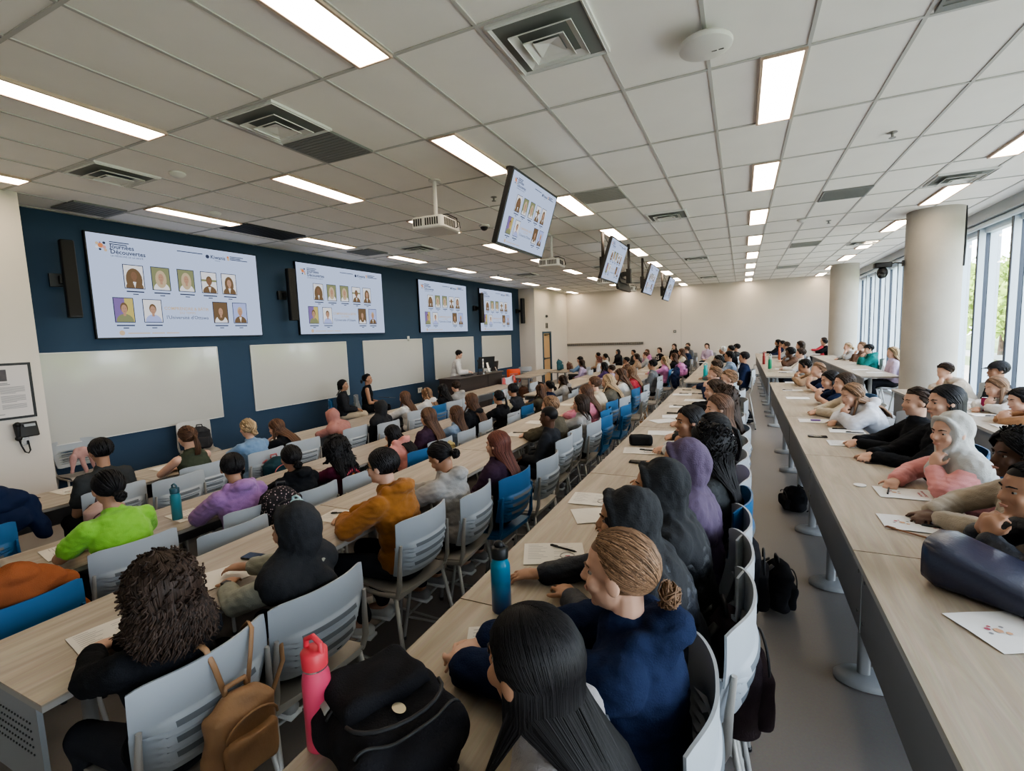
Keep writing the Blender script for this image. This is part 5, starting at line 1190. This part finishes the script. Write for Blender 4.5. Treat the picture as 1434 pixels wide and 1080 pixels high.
# ------------------------------------------------------------------ bags
BODY = [None]
def backpack(name, label, loc, rot, size, mats, straps=True, lod=1, pocket=True, seed=3, group=None, cat='backpack'):
    """soft bag: z up, front pocket on +Y, straps on -Y"""
    t = thing(name, label, cat, loc, 0, group); t.rotation_euler = rot
    w, dp, h = size; main, trim = mats
    b = B(); b.ell((0, 0, h * .30), (w * .47, dp * .54, h * .31)); b.rbox((0, 0, h * .44), (w * .94, dp * .9, h * .84), dp * .35); b.ell((0, -.01, h * .80), (w * .40, dp * .46, h * .20))
    for s_ in (-1, 1): b.ell((s_ * w * .44, 0, h * .28), (w * .08, dp * .30, h * .18))
    t_body = fuse('bag_body', b, .008, [main], t, sm=6, wr=[(.007, 14, 14, 18, seed), (.006, 40, 40, 45, seed + 1)]); BODY[0] = t_body
    if pocket:
        b = B(); b.rbox((0, dp * .50, h * .32), (w * .74, dp * .42, h * .46), dp * .15); fuse('front_pocket', b, .008, [main], t, sm=4, wr=[(.007, 30, 30, 30, seed + 2)])
        b = B(); b.tube([(w * .38 * math.cos(a * PI / 10), dp * .56, h * (.60 + .20 * math.sin(a * PI / 10))) for a in range(11)], .005, 6); b.obj('zipper', trim, t, smooth=True)
    b = B(); b.tube([(-.04, -dp * .2, h * .97), (-.035, -dp * .22, h * 1.06), (.035, -dp * .22, h * 1.06), (.04, -dp * .2, h * .97)], .009, 8); b.obj('handle', trim, t, smooth=True)
    if straps:
        for s in (-1, 1):
            b = B(); P_ = [(s * w * .2, -dp * .42, h * .92), (s * w * .26, -dp * .70, h * .80), (s * w * .30, -dp * .78, h * .5), (s * w * .36, -dp * .66, h * .2), (s * w * .4, -dp * .4, h * .08)]
            b.tube(P_, [.020, .024, .022, .012, .010], 8, flat=.4); b.obj('strap', trim, t, smooth=True)
    return t
blk = fabric('bag_black', (.018, .018, .021)); blk2 = mat('bag_trim_black', (.02, .02, .022), .6)
BPK = (-.95, .945, 1.135)
# big black backpack lying on the near centre table
t = backpack('backpack', 'large black backpack with a pale grey band lying on the near table corner', BPK, (R(84), 0, R(64)), (.31, .135, .42), (blk, blk2), seed=5)
from mathutils.bvhtree import BVHTree
bm_ = BODY[0].data; bv = BVHTree.FromPolygons([v.co.copy() for v in bm_.vertices], [tuple(q.vertices) for q in bm_.polygons])
def onbag(x, z):
    hit = bv.ray_cast(V((x, .6, z)), V((0, -1, 0)))[0]
    return hit.y + .004 if hit else .06
b = B(); b.grid(lambda u, v: (-.13 + .20 * u, onbag(-.13 + .20 * u, .085 + v * .045) + .003, .085 + v * .045), 30, 4, thick=-.003); b.obj('grey_band', mat('band_grey', (.34, .32, .29), .8), t, smooth=True)
b = B(); b.add([(.014 * math.cos(a * PI / 12), onbag(0, .27) + .004, .27 + .024 * math.sin(a * PI / 12)) for a in range(24)], [tuple(range(24))])
b.obj('oval_badge', mat('badge', (.4, .38, .3), .3, metal=.7), t)
for zz in (.16, .345):
    b = B(); b.tube([(x_ / 20 * .13, onbag(x_ / 20 * .13, zz + .0 * x_), zz + .02 * math.cos(x_ / 20 * 3)) for x_ in range(-20, 21)], .004, 6); b.obj('zipper', dark_metal, t, smooth=True)
# tan leather mini backpack on the near stool
tanm = mat('tan_leather', (.33, .19, .10), .45, noise=.1, nscale=10, bump=.15, bscale=80)
t = backpack('mini_backpack', 'tan leather mini backpack hanging from the near grey chair', (-1.55, .97, .63), (0, R(-6), R(-90)), (.25, .12, .28), (tanm, tanm), straps=False, seed=8)
for p_ in ([(-.05, -.03, .25), (-.08, -.055, .36), (-.10, -.075, .43), (-.105, -.10, .445), (-.10, -.13, .41)], [(.03, -.03, .26), (.055, -.055, .37), (.07, -.075, .43), (.075, -.10, .445), (.075, -.13, .42)], [(-.10, -.04, .06), (-.17, -.06, .14), (-.235, -.075, .24), (-.26, -.12, .30)]):
    b = B(); b.tube(p_, .010, 8, flat=.4); b.obj('strap', tanm, t, smooth=True)
backpack('backpack', 'black backpack hanging on the chair behind the navy hoodie', (-.01, 1.9, .60), (0, 0, R(-80)), (.30, .17, .44), (fabric('bag_mauve', (.045, .032, .038)), blk2), seed=12)
backpack('backpack', 'second black backpack hanging toward the aisle behind black jackets', (.03, 2.6, .68), (0, 0, R(-90)), (.28, .15, .38), (blk, blk2), seed=15)
backpack('backpack', 'black backpack on the floor beside a blue bar chair', (.25, 3.9, .02), (R(-6), 0, R(-80)), (.28, .16, .36), (blk, blk2), seed=17)
backpack('backpack', 'black bag on the floor under the aisle-side tall table', (.57, 6.15, .02), (0, 0, R(100)), (.36, .2, .25), (blk, blk2), seed=19)
backpack('backpack', 'black backpack on the aisle floor by the far tall table', (.12, 11.5, .02), (0, 0, R(-80)), (.36, .2, .30), (blk, blk2), seed=21)
backpack('backpack', 'black backpack on the floor behind the sage sleeved person', (-1.42, 2.05, .02), (R(-5), 0, R(-90)), (.32, .2, .42), (blk, blk2), seed=23)
dots = mat('dotted_fabric', (.012, .010, .014), .85)
nt = dots.node_tree; vo = nt.nodes.new('ShaderNodeTexVoronoi'); vo.inputs['Scale'].default_value = 48; tc = nt.nodes.new('ShaderNodeTexCoord'); cr = nt.nodes.new('ShaderNodeValToRGB')
cr.color_ramp.elements[0].position = .20; cr.color_ramp.elements[0].color = (.5, .38, .4, 1); cr.color_ramp.elements[1].position = .26; cr.color_ramp.elements[1].color = (.012, .01, .014, 1)
nt.links.new(tc.outputs['Object'], vo.inputs['Vector']); nt.links.new(vo.outputs['Distance'], cr.inputs[0]); nt.links.new(cr.outputs[0], nt.nodes['Principled BSDF'].inputs['Base Color'])
backpack('backpack', 'black dotted backpack worn by the person in a purple hoodie', (-3.20, 2.46, .56), (0, R(-12), R(-95)), (.32, .17, .44), (dots, blk2), seed=25)
backpack('backpack', 'grey and black backpack on the chair against the blue wall', (-7.72, 4.75, .47), (0, 0, R(-120)), (.30, .17, .36), (fabric('bag_grey', (.05, .05, .055)), blk2), seed=27)
chair(.45, -7.75, 4.75, R(-105), 'pale chair against the blue wall holding a backpack', 'white')
backpack('backpack', 'dark teal backpack on the chair beside the olive top', (-4.72, 3.72, .44), (0, 0, R(-90)), (.32, .2, .38), (fabric('bag_teal', (.02, .05, .065)), mat('bag_pink_trim', (.4, .12, .12), .7)), seed=29)
backpack('backpack', 'small pale yellow backpack worn over a dark plum puffer', (-3.18, 4.86, .60), (0, R(-5), R(-95)), (.2, .1, .26), (fabric('bag_yellow', (.45, .36, .16)), mat('yellow_trim', (.4, .3, .12), .7)), seed=31)
backpack('backpack', 'orchid pink backpack on a blue chair at the far counter table', (-1.46, 13.95, .80), (0, 0, R(-95)), (.34, .2, .36), (fabric('orchid', COL['orchid']), fabric('purple', COL['purple'])), seed=33)
backpack('backpack', 'pale pink bag hanging on the chair between lime shirt and grey shirt', (-4.72, 1.72 + .35, .52), (0, 0, R(-95)), (.3, .14, .34), (fabric('bag_pink', (.42, .28, .25)), fabric('bag_brown', (.10, .06, .06))), seed=35)
t = thing('tote_bag', 'soft pink knotted bag on the chair by the white pier', 'bag', (-7.86, 3.27, .50))
b = B(); b.ell((0, 0, .25), (.05, .09, .08)); b.cap((0, -.08, .22), (.02, -.12, .02), .035, .02); b.cap((0, 0, .2), (.03, .02, .0), .035, .022); b.cap((0, .09, .22), (.02, .12, .02), .03, .018); fuse('cloth', b, .008, [fabric('bag_pink2', (.50, .30, .28))], t, sm=3, wr=[(.01, 40, 40, 20, 3)])
# handbag on the aisle-side table
navyl = mat('navy_leather', (.022, .024, .045), .30, noise=.1, bump=.12, bscale=70, spec=.5)
t = thing('handbag', 'navy leather handbag lying on the tall table beside two brochures', 'bag', (.90, 2.25, 1.072), R(-33))
def hb(u, v):
    # a tote lying on its side: wedge, thick base toward the camera-left, thin mouth
    return None
b = B(); vs = []
for i in range(13):
    w_ = i / 12; L = -.24 + .52 * w_; hh = .165 * (1 - w_) ** 1.1 + .028; wd = .135 + .04 * w_; yo = .01 * math.sin(w_ * 3)
    ring = []
    for a in range(20):
        an = a / 20 * 2 * PI; cx = math.copysign(abs(math.cos(an)) ** .45, math.cos(an)); cz = math.copysign(abs(math.sin(an)) ** .45, math.sin(an))
        e_ = .82 if i in (0,) else 1
        ring.append((L, yo + cx * wd * e_, hh / 2 + cz * hh / 2 * e_))
    vs += ring
fs = [(i * 20 + a, i * 20 + (a + 1) % 20, (i + 1) * 20 + (a + 1) % 20, (i + 1) * 20 + a) for i in range(12) for a in range(20)] + [tuple(range(20))[::-1], tuple(range(240, 260))]
b.add(vs, fs); b.obj('bag_body', navyl, t, ang=70)
b = B(); b.tube([(.05, -.07, .10), (.10, -.08, .13), (.2, -.08, .11), (.28, -.06, .06), (.32, -.0, .05), (.28, .06, .06), (.18, .07, .10), (.1, .06, .12)], .009, 8, flat=.6); b.obj('handle', navyl, t, smooth=True)
b = B()
for p_ in ((.08, -.10, .125), (.28, -.10, .075), (.12, .08, .12)): b.tube([(p_[0] + .014 * math.cos(a * PI / 6), p_[1] + .014 * math.sin(a * PI / 6), p_[2]) for a in range(13)], .003, 6)
b.obj('ring', mat('gold', (.6, .42, .2), .25, metal=1), t, smooth=True)
t = thing('pencil_case', 'charcoal pencil case lying on the centre tall table', 'pencil case', (-.80, 4.34, 1.07), R(8))
b = B(); b.rbox((0, 0, .045), (.20, .10, .085), .03); fuse('case_body', b, .006, [fabric('case', (.025, .027, .03))], t, sm=5, wr=[(.006, 30, 30, 30, 2)])
b = B(); b.tube([(-.09, .0, .09), (0, .01, .094), (.09, 0, .09)], .003, 6); b.obj('zipper', dark_metal, t)
t = thing('pouch', 'grey zip pouch on the table before the navy hoodie', 'pouch', (-.47, 1.12, 1.072), R(60))
b = B(); b.ell((0, 0, .045), (.11, .06, .05)); fuse('pouch_body', b, .006, [fabric('pouch', (.045, .045, .047))], t, sm=3, wr=[(.006, 40, 40, 40, 2)])
b = B(); b.tube([(-.09, -.02, .08), (-.12, -.05, .07), (-.14, -.07, .05)], .004, 6); b.obj('zipper_pull', black_pl, t)
# jackets over empty chairs
def jacket(x, y, z, lab, m, w=.26, rz=0):
    t = thing('jacket', lab, 'jacket', (x, y, z), rz)
    b = B(); b.ell((0, 0, .02), (.13, w, .13)); b.ell((.03, 0, .18), (.10, w * .85, .10)); b.ell((.05, 0, .26), (.08, w * .4, .06)); b.cap((0, w * .8, .12), (.04, w * 1.05, -.14), .07, .06); b.cap((0, -w * .8, .12), (.04, -w * 1.05, -.14), .07, .06)
    fuse('cloth', b, .009, [m], t, sm=5, wr=[(.014, 16, 20, 18, 4), (.007, 40, 45, 40, 6)])
chair(.45, -4.95, 1.30, R(90), 'blue chair with a navy coat at the near end of the front table', 'blue'); jacket(-5.15, 1.55, .78, 'dark navy coat slumped on the near end of the front table', fabric('navy', COL['navy']), .26)
chair(.45, -3.40, 1.02, R(90), 'blue chair with a rust brown jacket at the second table', 'blue'); jacket(-3.28, 1.02, .74, 'rust brown jacket hung over a blue chair at the second table', fabric('rust', (.26, .085, .035)), .24)
jacket(-1.50, 12.7, .82, 'navy puffer coat hung over a far counter chair', fabric('navy', COL['navy'])); chair(.61, -1.75, 12.7, R(90), 'chair with a navy puffer coat at the far counter table', 'grey')
jacket(-1.48, 15.0, .85, 'black coat hung over a far counter chair', blk); chair(.61, -1.74, 15.0, R(90), 'chair with a black coat at the far counter table', 'grey')
# empty chairs
for h, x, y, rz, c, lab in [(.45, -4.95, 9.3, 92, 'teal', 'empty blue chair in front of the lectern desk'), (.45, -4.95, 9.95, 88, 'grey', 'empty grey chair beside the empty blue one before the lectern'), (.45, -3.3, 6.52, 95, 'grey', 'empty grey chair right of the denim shirt'),
        (.45, -3.28, 8.95 + .35, 90, 'grey', 'empty grey chair left of the striped hoodie'), (.61, -1.72, 3.85, 90, 'grey', 'empty grey stool chair left of the charcoal jacket'), (.61, -1.74, 5.95, 90, 'blue', 'empty blue stool chair beside the grey sweatshirt'), (.61, -1.7, 6.9, 88, 'blue', 'empty blue stool chair behind the cream sweater'),
        (.61, -1.72, 8.4, 92, 'grey', 'empty grey stool chair behind the white top'), (.61, -1.72, 10.2, 90, 'grey', 'empty grey stool chair past the red and white top'), (.45, -3.3, 11.6, 90, 'grey', 'empty grey chair in the middle of the second row'), (.45, -4.9, 11.2, 90, 'grey', 'empty grey chair before the banner'),
        (.76, 1.2, 3.42, 92, 'blue', 'empty blue bar chair between pink top and dark curls'), (.76, 1.2, 5.4, 90, 'blue', 'empty blue bar chair left of the black jacket by the windows'), (.76, -.28, 5.1, 90, 'blue', 'empty blue bar chair beside the long wavy hair'), (.76, -.28, 12.6, 92, 'grey', 'empty pale bar chair at the far aisle'),
        (.76, -.28, 7.3, 90, 'grey', 'empty bar chair in the middle of the centre row'), (.45, -5.0, 2.7, 92, 'grey', 'empty grey chair left of the olive top'), (.76, 2.95, 11.7, 60, 'grey', 'empty bar chair beside the large column'), (.45, -3.3, 2.0 + .08, 85, 'grey', 'empty grey chair right of the lime shirt'),
        (.61, .75, 21.0, 150, 'grey', 'lone pale chair in the aisle by the far wall')]:
    chair(h, x, y, R(rz), lab, c)
# ------------------------------------------------------------------ bottles, cups
def bottle(x, y, z, lab, body, lid, r=.0365, h=.22, neck=.022, loop=True, band=None, name='water_bottle'):
    t = thing(name, lab, 'bottle', (x, y, z))
    b = B(); b.lathe([(r * .9, 0), (r, .006), (r, h * .80), (r * .95, h * .86), (neck + .004, h * .93), (neck + .004, h * .95)], n=32); b.obj('body', body, t, ang=50)
    if band: b = B(); b.lathe([(neck + .006, h * .94), (neck + .006, h * .99)], n=24); b.obj('neck_ring', band, t, ang=40)
    b = B(); b.lathe([(neck + .007, h * .96), (neck + .008, h * 1.13), (neck + .002, h * 1.16)], n=24)
    if loop: b.tube([(-(neck + .002), 0, h * 1.13), (-(neck), 0, h * 1.24), (0, 0, h * 1.30), (neck, 0, h * 1.24), (neck + .002, 0, h * 1.13)], .007, 8)
    b.obj('lid', lid, t, ang=50)
    return t
def grad(name, c0, c1, h):
    m = mat(name, c0, .3, coat=.3); nt = m.node_tree; tc = nt.nodes.new('ShaderNodeTexCoord'); sp = nt.nodes.new('ShaderNodeSeparateXYZ'); cr = nt.nodes.new('ShaderNodeValToRGB'); mr = nt.nodes.new('ShaderNodeMath'); mr.operation = 'DIVIDE'; mr.inputs[1].default_value = h
    cr.color_ramp.elements[0].color = (*c0, 1); cr.color_ramp.elements[1].color = (*c1, 1); nt.links.new(tc.outputs['Object'], sp.inputs[0]); nt.links.new(sp.outputs[2], mr.inputs[0]); nt.links.new(mr.outputs[0], cr.inputs[0]); nt.links.new(cr.outputs[0], nt.nodes['Principled BSDF'].inputs['Base Color']); return m
t = bottle(-.795, 1.525, 1.071, 'blue ombre steel bottle with a black lid on the near centre table', grad('bottle_blue', (.012, .03, .13), (.01, .21, .34), .2), black_pl, .0365, .215, .024, False)
b = B(); b.ell((0, -.005, .255), (.018, .014, .018)); b.tube([(-.02, 0, .245), (-.012, 0, .262), (.012, 0, .262), (.02, 0, .245)], .006, 8); b.obj('spout', black_pl, t, smooth=True)
bottle(-.955, .81, 1.071, 'pink steel bottle with a red loop lid at the bottom edge', mat('bottle_pink', (.62, .07, .14), .35, coat=.3), mat('lid_red', (.58, .05, .07), .4), .0345, .225, .024, True, chrome)
bottle(-4.0, 2.22, .741, 'tall teal bottle with a dark teal lid on the second table', mat('bottle_teal', (.04, .22, .28), .4), mat('lid_teal', (.02, .08, .11), .4), .036, .22, .026)
clear = mat('clear_plastic', (.55, .68, .68), .08, spec=.5); clear.node_tree.nodes['Principled BSDF'].inputs['Transmission Weight'].default_value = .85
bottle(-2.42, 2.02, .911, 'clear bottle with a pale blue lid on the third table', clear, mat('lid_pale', (.38, .56, .60), .4), .036, .20, .030)
bottle(-.62, 10.15, 1.071, 'teal bottle at the near end of the far centre table', mat('bottle_teal2', (.02, .30, .30), .4), mat('lid_teal2', (.03, .35, .38), .4), .042, .25, .026)
bottle(.62, 12.9, 1.071, 'green bottle on the far aisle-side table', mat('bottle_green', (.03, .30, .17), .4), mat('lid_green', (.3, .4, .35), .4), .04, .24, .026)
bottle(.66, 13.6, 1.071, 'white and red bottle behind the green bottle', mat('bottle_wr', (.55, .35, .33), .4), white_pl, .038, .24, .026); bottle(.55, 14.4, 1.071, 'dark red bottle beside the green one', mat('bottle_red', (.28, .04, .04), .4), mat('bottle_red', (.28, .04, .04), .4), .034, .26, .02)
bottle(1.02, 16.2, 1.071, 'tall orange red bottle on the far table near the smaller column', mat('bottle_or', (.5, .12, .06), .4), mat('bottle_or', (.5, .12, .06), .4), .035, .3, .02)
bottle(-7.70, 3.42, .47, 'white tumbler bottle on the chair by the white pier', white_pl, mat('lid_grey', (.3, .3, .3), .4), .042, .24, .030, False)
t = thing('drink_can', 'magenta drink can on the window-side table', 'can', (2.42, 6.95, 1.071)); b = B(); b.lathe([(.026, 0), (.033, .008), (.033, .13), (.028, .145), (.027, .150), (.024, .146)], n=28); b.obj('body', mat('can_magenta', (.35, .03, .10), .35, metal=.3), t, ang=40); b = B(); b.lathe([(.0265, .1445), (.0275, .1505)], n=28); b.obj('lid', chrome, t)
t = thing('iced_coffee_cup', 'clear plastic cup with iced coffee on the window-side table', 'cup', (2.17, 4.72, 1.071)); b = B(); b.lathe([(.033, 0), (.043, .11)], n=28); b.obj('cup', clear, t, ang=40); b = B(); b.lathe([(.031, .004), (.0355, .05)], n=28); b.obj('drink', mat('coffee', (.14, .06, .03), .3), t, ang=40); b = B(); b.lathe([(.045, .108), (.045, .118), (.030, .124)], n=28); b.obj('lid', mat('cup_lid', (.6, .56, .5), .3), t, ang=40)
t = thing('paper_bag', 'brown paper bag on the floor under the counter row chairs', 'bag', (-2.0, 11.2, .0), R(8)); b = B(); b.box((0, 0, .19), (.18, .34, .38)); b.obj('bag', mat('kraft', (.40, .25, .13), .8), t); b = B(); b.tube([(.095, -.06, .36), (.1, -.05, .44), (.1, .05, .44), (.095, .06, .36)], .006, 6); b.obj('handle', mat('kraft', (.4, .25, .13), .8), t)
# bags and boxes under the side tables
for k, (x, y, w, l, h, m, lab) in enumerate([(-6.3, 13.5, .4, .5, .3, blk, 'black bag under the low side table nearest the banner'), (-6.35, 14.3, .35, .5, .4, fabric('bag_brown2', (.12, .06, .04)), 'brown bag under the low side table'), (-6.5, 15.3, .3, .4, .45, mat('kraft', (.4, .25, .13), .8), 'cardboard coloured bag under the far side table'), (-6.5, 16.1, .35, .5, .35, blk, 'black bag under the far side table'), (-7.3, 16.7, .35, .5, .35, fabric('bag_w', (.3, .27, .27)), 'grey patterned bag by the corner of the blue wall')]):
    backpack('backpack', lab, (x, y, .02 if k < 4 else .45), (0, 0, R(-90)), (l, w * .6, h), (m, blk2), straps=False, seed=40 + k)
chair(.45, -7.3, 16.7, R(20), 'chair holding a grey patterned bag in the far blue corner', 'grey')
backpack('backpack', 'teal bag on the loose side table before the person in a cap', (-5.95, 16.7, .745), (0, 0, R(-90)), (.3, .18, .38), (fabric('bag_t2', (.05, .13, .16)), blk2), straps=False, seed=51); backpack('backpack', 'brown leather bag on the loose side table before the person in a cap', (-5.65, 16.9, .745), (0, 0, R(-90)), (.3, .16, .28), (mat('leather_br', (.12, .05, .03), .5), blk2), straps=False, seed=52)

# ------------------------------------------------------------------ papers, pens, phones
def paper(x, y, z, rz, lab, kind=0, m=None, w=.216, l=.279):
    t = thing('paper', lab, 'paper', (x, y, z), R(rz))
    b = B(); b.grid(lambda u, v: ((u - .5) * l, (v - .5) * w, .0015 + .002 * math.sin(u * 5 + v * 3) ** 2), 6, 4, thick=-.001); b.obj('sheet', m or paper_m, t)
    if kind >= 0:
        b = B(); z1 = .0048
        def q(x0, y0, x1, y1, mi=0): b.add([(x0, y0, z1), (x1, y0, z1), (x1, y1, z1), (x0, y1, z1)], [(0, 1, 2, 3)], mi)
        if kind == 1:   # brochure: hexagonal logo and vertical title
            for (cx, cy, r, mi) in [(-.05, 0, .014, 1), (-.075, .012, .009, 2), (-.03, -.016, .009, 1), (-.085, -.012, .007, 0), (-.025, .018, .007, 0), (-.06, .024, .006, 2)]: b.add([(cx + r * math.cos(a * PI / 3), cy + r * math.sin(a * PI / 3), z1) for a in range(6)], [tuple(range(6))], mi)
            put_text(b, 'Journées', .022, M.Translation((.075, -.045, z1)) @ M.Rotation(PI / 2, 4, 'Z'), 2, bold=.0006); put_text(b, 'Découvertes', .022, M.Translation((.10, -.045, z1)) @ M.Rotation(PI / 2, 4, 'Z'), 2, bold=.0006)
        else:
            for i in range(9):
                wv = .05 + .05 * ((i * 7) % 5) / 5; q(-.12, .085 - i * .018, -.12 + wv, .088 - i * .018)
                q(.0, .085 - i * .018, wv, .088 - i * .018) if i % 3 else None
            for r in (.034, .030): b.tube([(.06 + r * math.cos(a * PI / 10), -.03 + r * math.sin(a * PI / 10), z1) for a in range(21)], .001, 4)
            q(.05, -.035, .072, -.027, 2)
        b.obj('print', [mat('print_grey', (.25, .25, .26), .8), mat('print_gold', (.6, .35, .22), .8), mat('print_red', (.40, .10, .14), .8)], t)
def pen(x, y, z, rz, lab, m=None, L=.14, name='pen'):
    t = thing(name, lab, name, (x, y, z + .005), R(rz)); b = B(); b.tube([(-L / 2, 0, 0), (L / 2 - .012, 0, 0)], .0045, 8); b.tube([(L / 2 - .012, 0, 0), (L / 2, 0, 0)], [.0045, .0008], 8); b.obj('barrel', m or black_pl, t, smooth=True)
    b = B(); b.tube([(-L / 2 - .004, 0, 0), (-L / 2 + .03, 0, 0)], .0052, 8); b.box((-L / 2 + .02, 0, .006), (.035, .003, .002)); b.obj('cap', m or dark_metal, t)
def phone(x, y, z, rz, lab):
    t = thing('phone', lab, 'phone', (x, y, z), R(rz)); b = B(); b.rbox((0, 0, .0045), (.15, .073, .008), .010); b.obj('body', black_pl, t, ang=40); b = B(); b.rbox((0, 0, .0088), (.143, .066, .0008), .008); b.obj('glass', mat('phone_glass', (.006, .006, .007), .08), t)
ITEMS()
SKY = 7.0; EXPO = 0.72
# ------------------------------------------------------------------ lights, sky, camera
def area(name, loc, rot, sx, sy, e, col=(1, 1, 1), portal=False):
    l = bpy.data.lights.new(name, 'AREA'); l.shape = 'RECTANGLE'; l.size = sx; l.size_y = sy; l.energy = e; l.color = col
    o = bpy.data.objects.new(name, l); C.objects.link(o); o.location = loc; o.rotation_euler = rot
    if portal: l.cycles.is_portal = True
    return o
area('window_portal', (XW + .5, 8.0, 1.95), (0, R(90), 0), 3.9, 28, 0, portal=True)
w = bpy.data.worlds.new('sky'); bpy.context.scene.world = w; w.use_nodes = True; nt = w.node_tree
bg = nt.nodes['Background']; tc = nt.nodes.new('ShaderNodeTexCoord'); sp = nt.nodes.new('ShaderNodeSeparateXYZ'); cr = nt.nodes.new('ShaderNodeValToRGB')
cr.color_ramp.elements[0].position = .0; cr.color_ramp.elements[0].color = (.88, .93, 1., 1); cr.color_ramp.elements[1].position = .6; cr.color_ramp.elements[1].color = (.62, .74, .92, 1)
nt.links.new(tc.outputs['Generated'], sp.inputs[0]); nt.links.new(sp.outputs[2], cr.inputs[0]); nt.links.new(cr.outputs[0], bg.inputs[0]); bg.inputs[1].default_value = SKY
sl = bpy.data.lights.new('sun', 'SUN'); sl.energy = 7; sl.angle = .02; sl.color = (1, .93, .82); so = bpy.data.objects.new('sun', sl); C.objects.link(so); so.rotation_euler = V((-1.1, -.55, 1.3)).to_track_quat('Z', 'Y').to_euler()
sc = bpy.context.scene
cam = bpy.data.cameras.new('camera'); co = bpy.data.objects.new('camera', cam); C.objects.link(co); sc.camera = co
cam.sensor_fit = 'HORIZONTAL'; cam.sensor_width = 36; cam.lens = 682 / 1434 * 36; cam.clip_start = .05; cam.clip_end = 300
Yc = V((321, 83, -682)).normalized(); Zc = V((-238, 6545, 682)); Zc = (Zc - Yc * Zc.dot(Yc)).normalized(); Xc = Yc.cross(Zc)
co.matrix_world = M.Translation((0, 0, 2.09)) @ M((Xc, Yc, Zc)).to_4x4()
sc.view_settings.view_transform = 'AgX'; sc.view_settings.look = 'AgX - Medium High Contrast'; sc.view_settings.exposure = EXPO
sc.cycles.use_denoising = True; sc.cycles.use_adaptive_sampling = True; sc.cycles.adaptive_threshold = .03
sc.cycles.max_bounces = 6; sc.cycles.diffuse_bounces = 4; sc.cycles.glossy_bounces = 2; sc.cycles.transmission_bounces = 4; sc.cycles.transparent_max_bounces = 8
sc.cycles.caustics_reflective = False; sc.cycles.caustics_refractive = False; sc.cycles.sample_clamp_indirect = 4
sc.cycles.use_light_tree = True
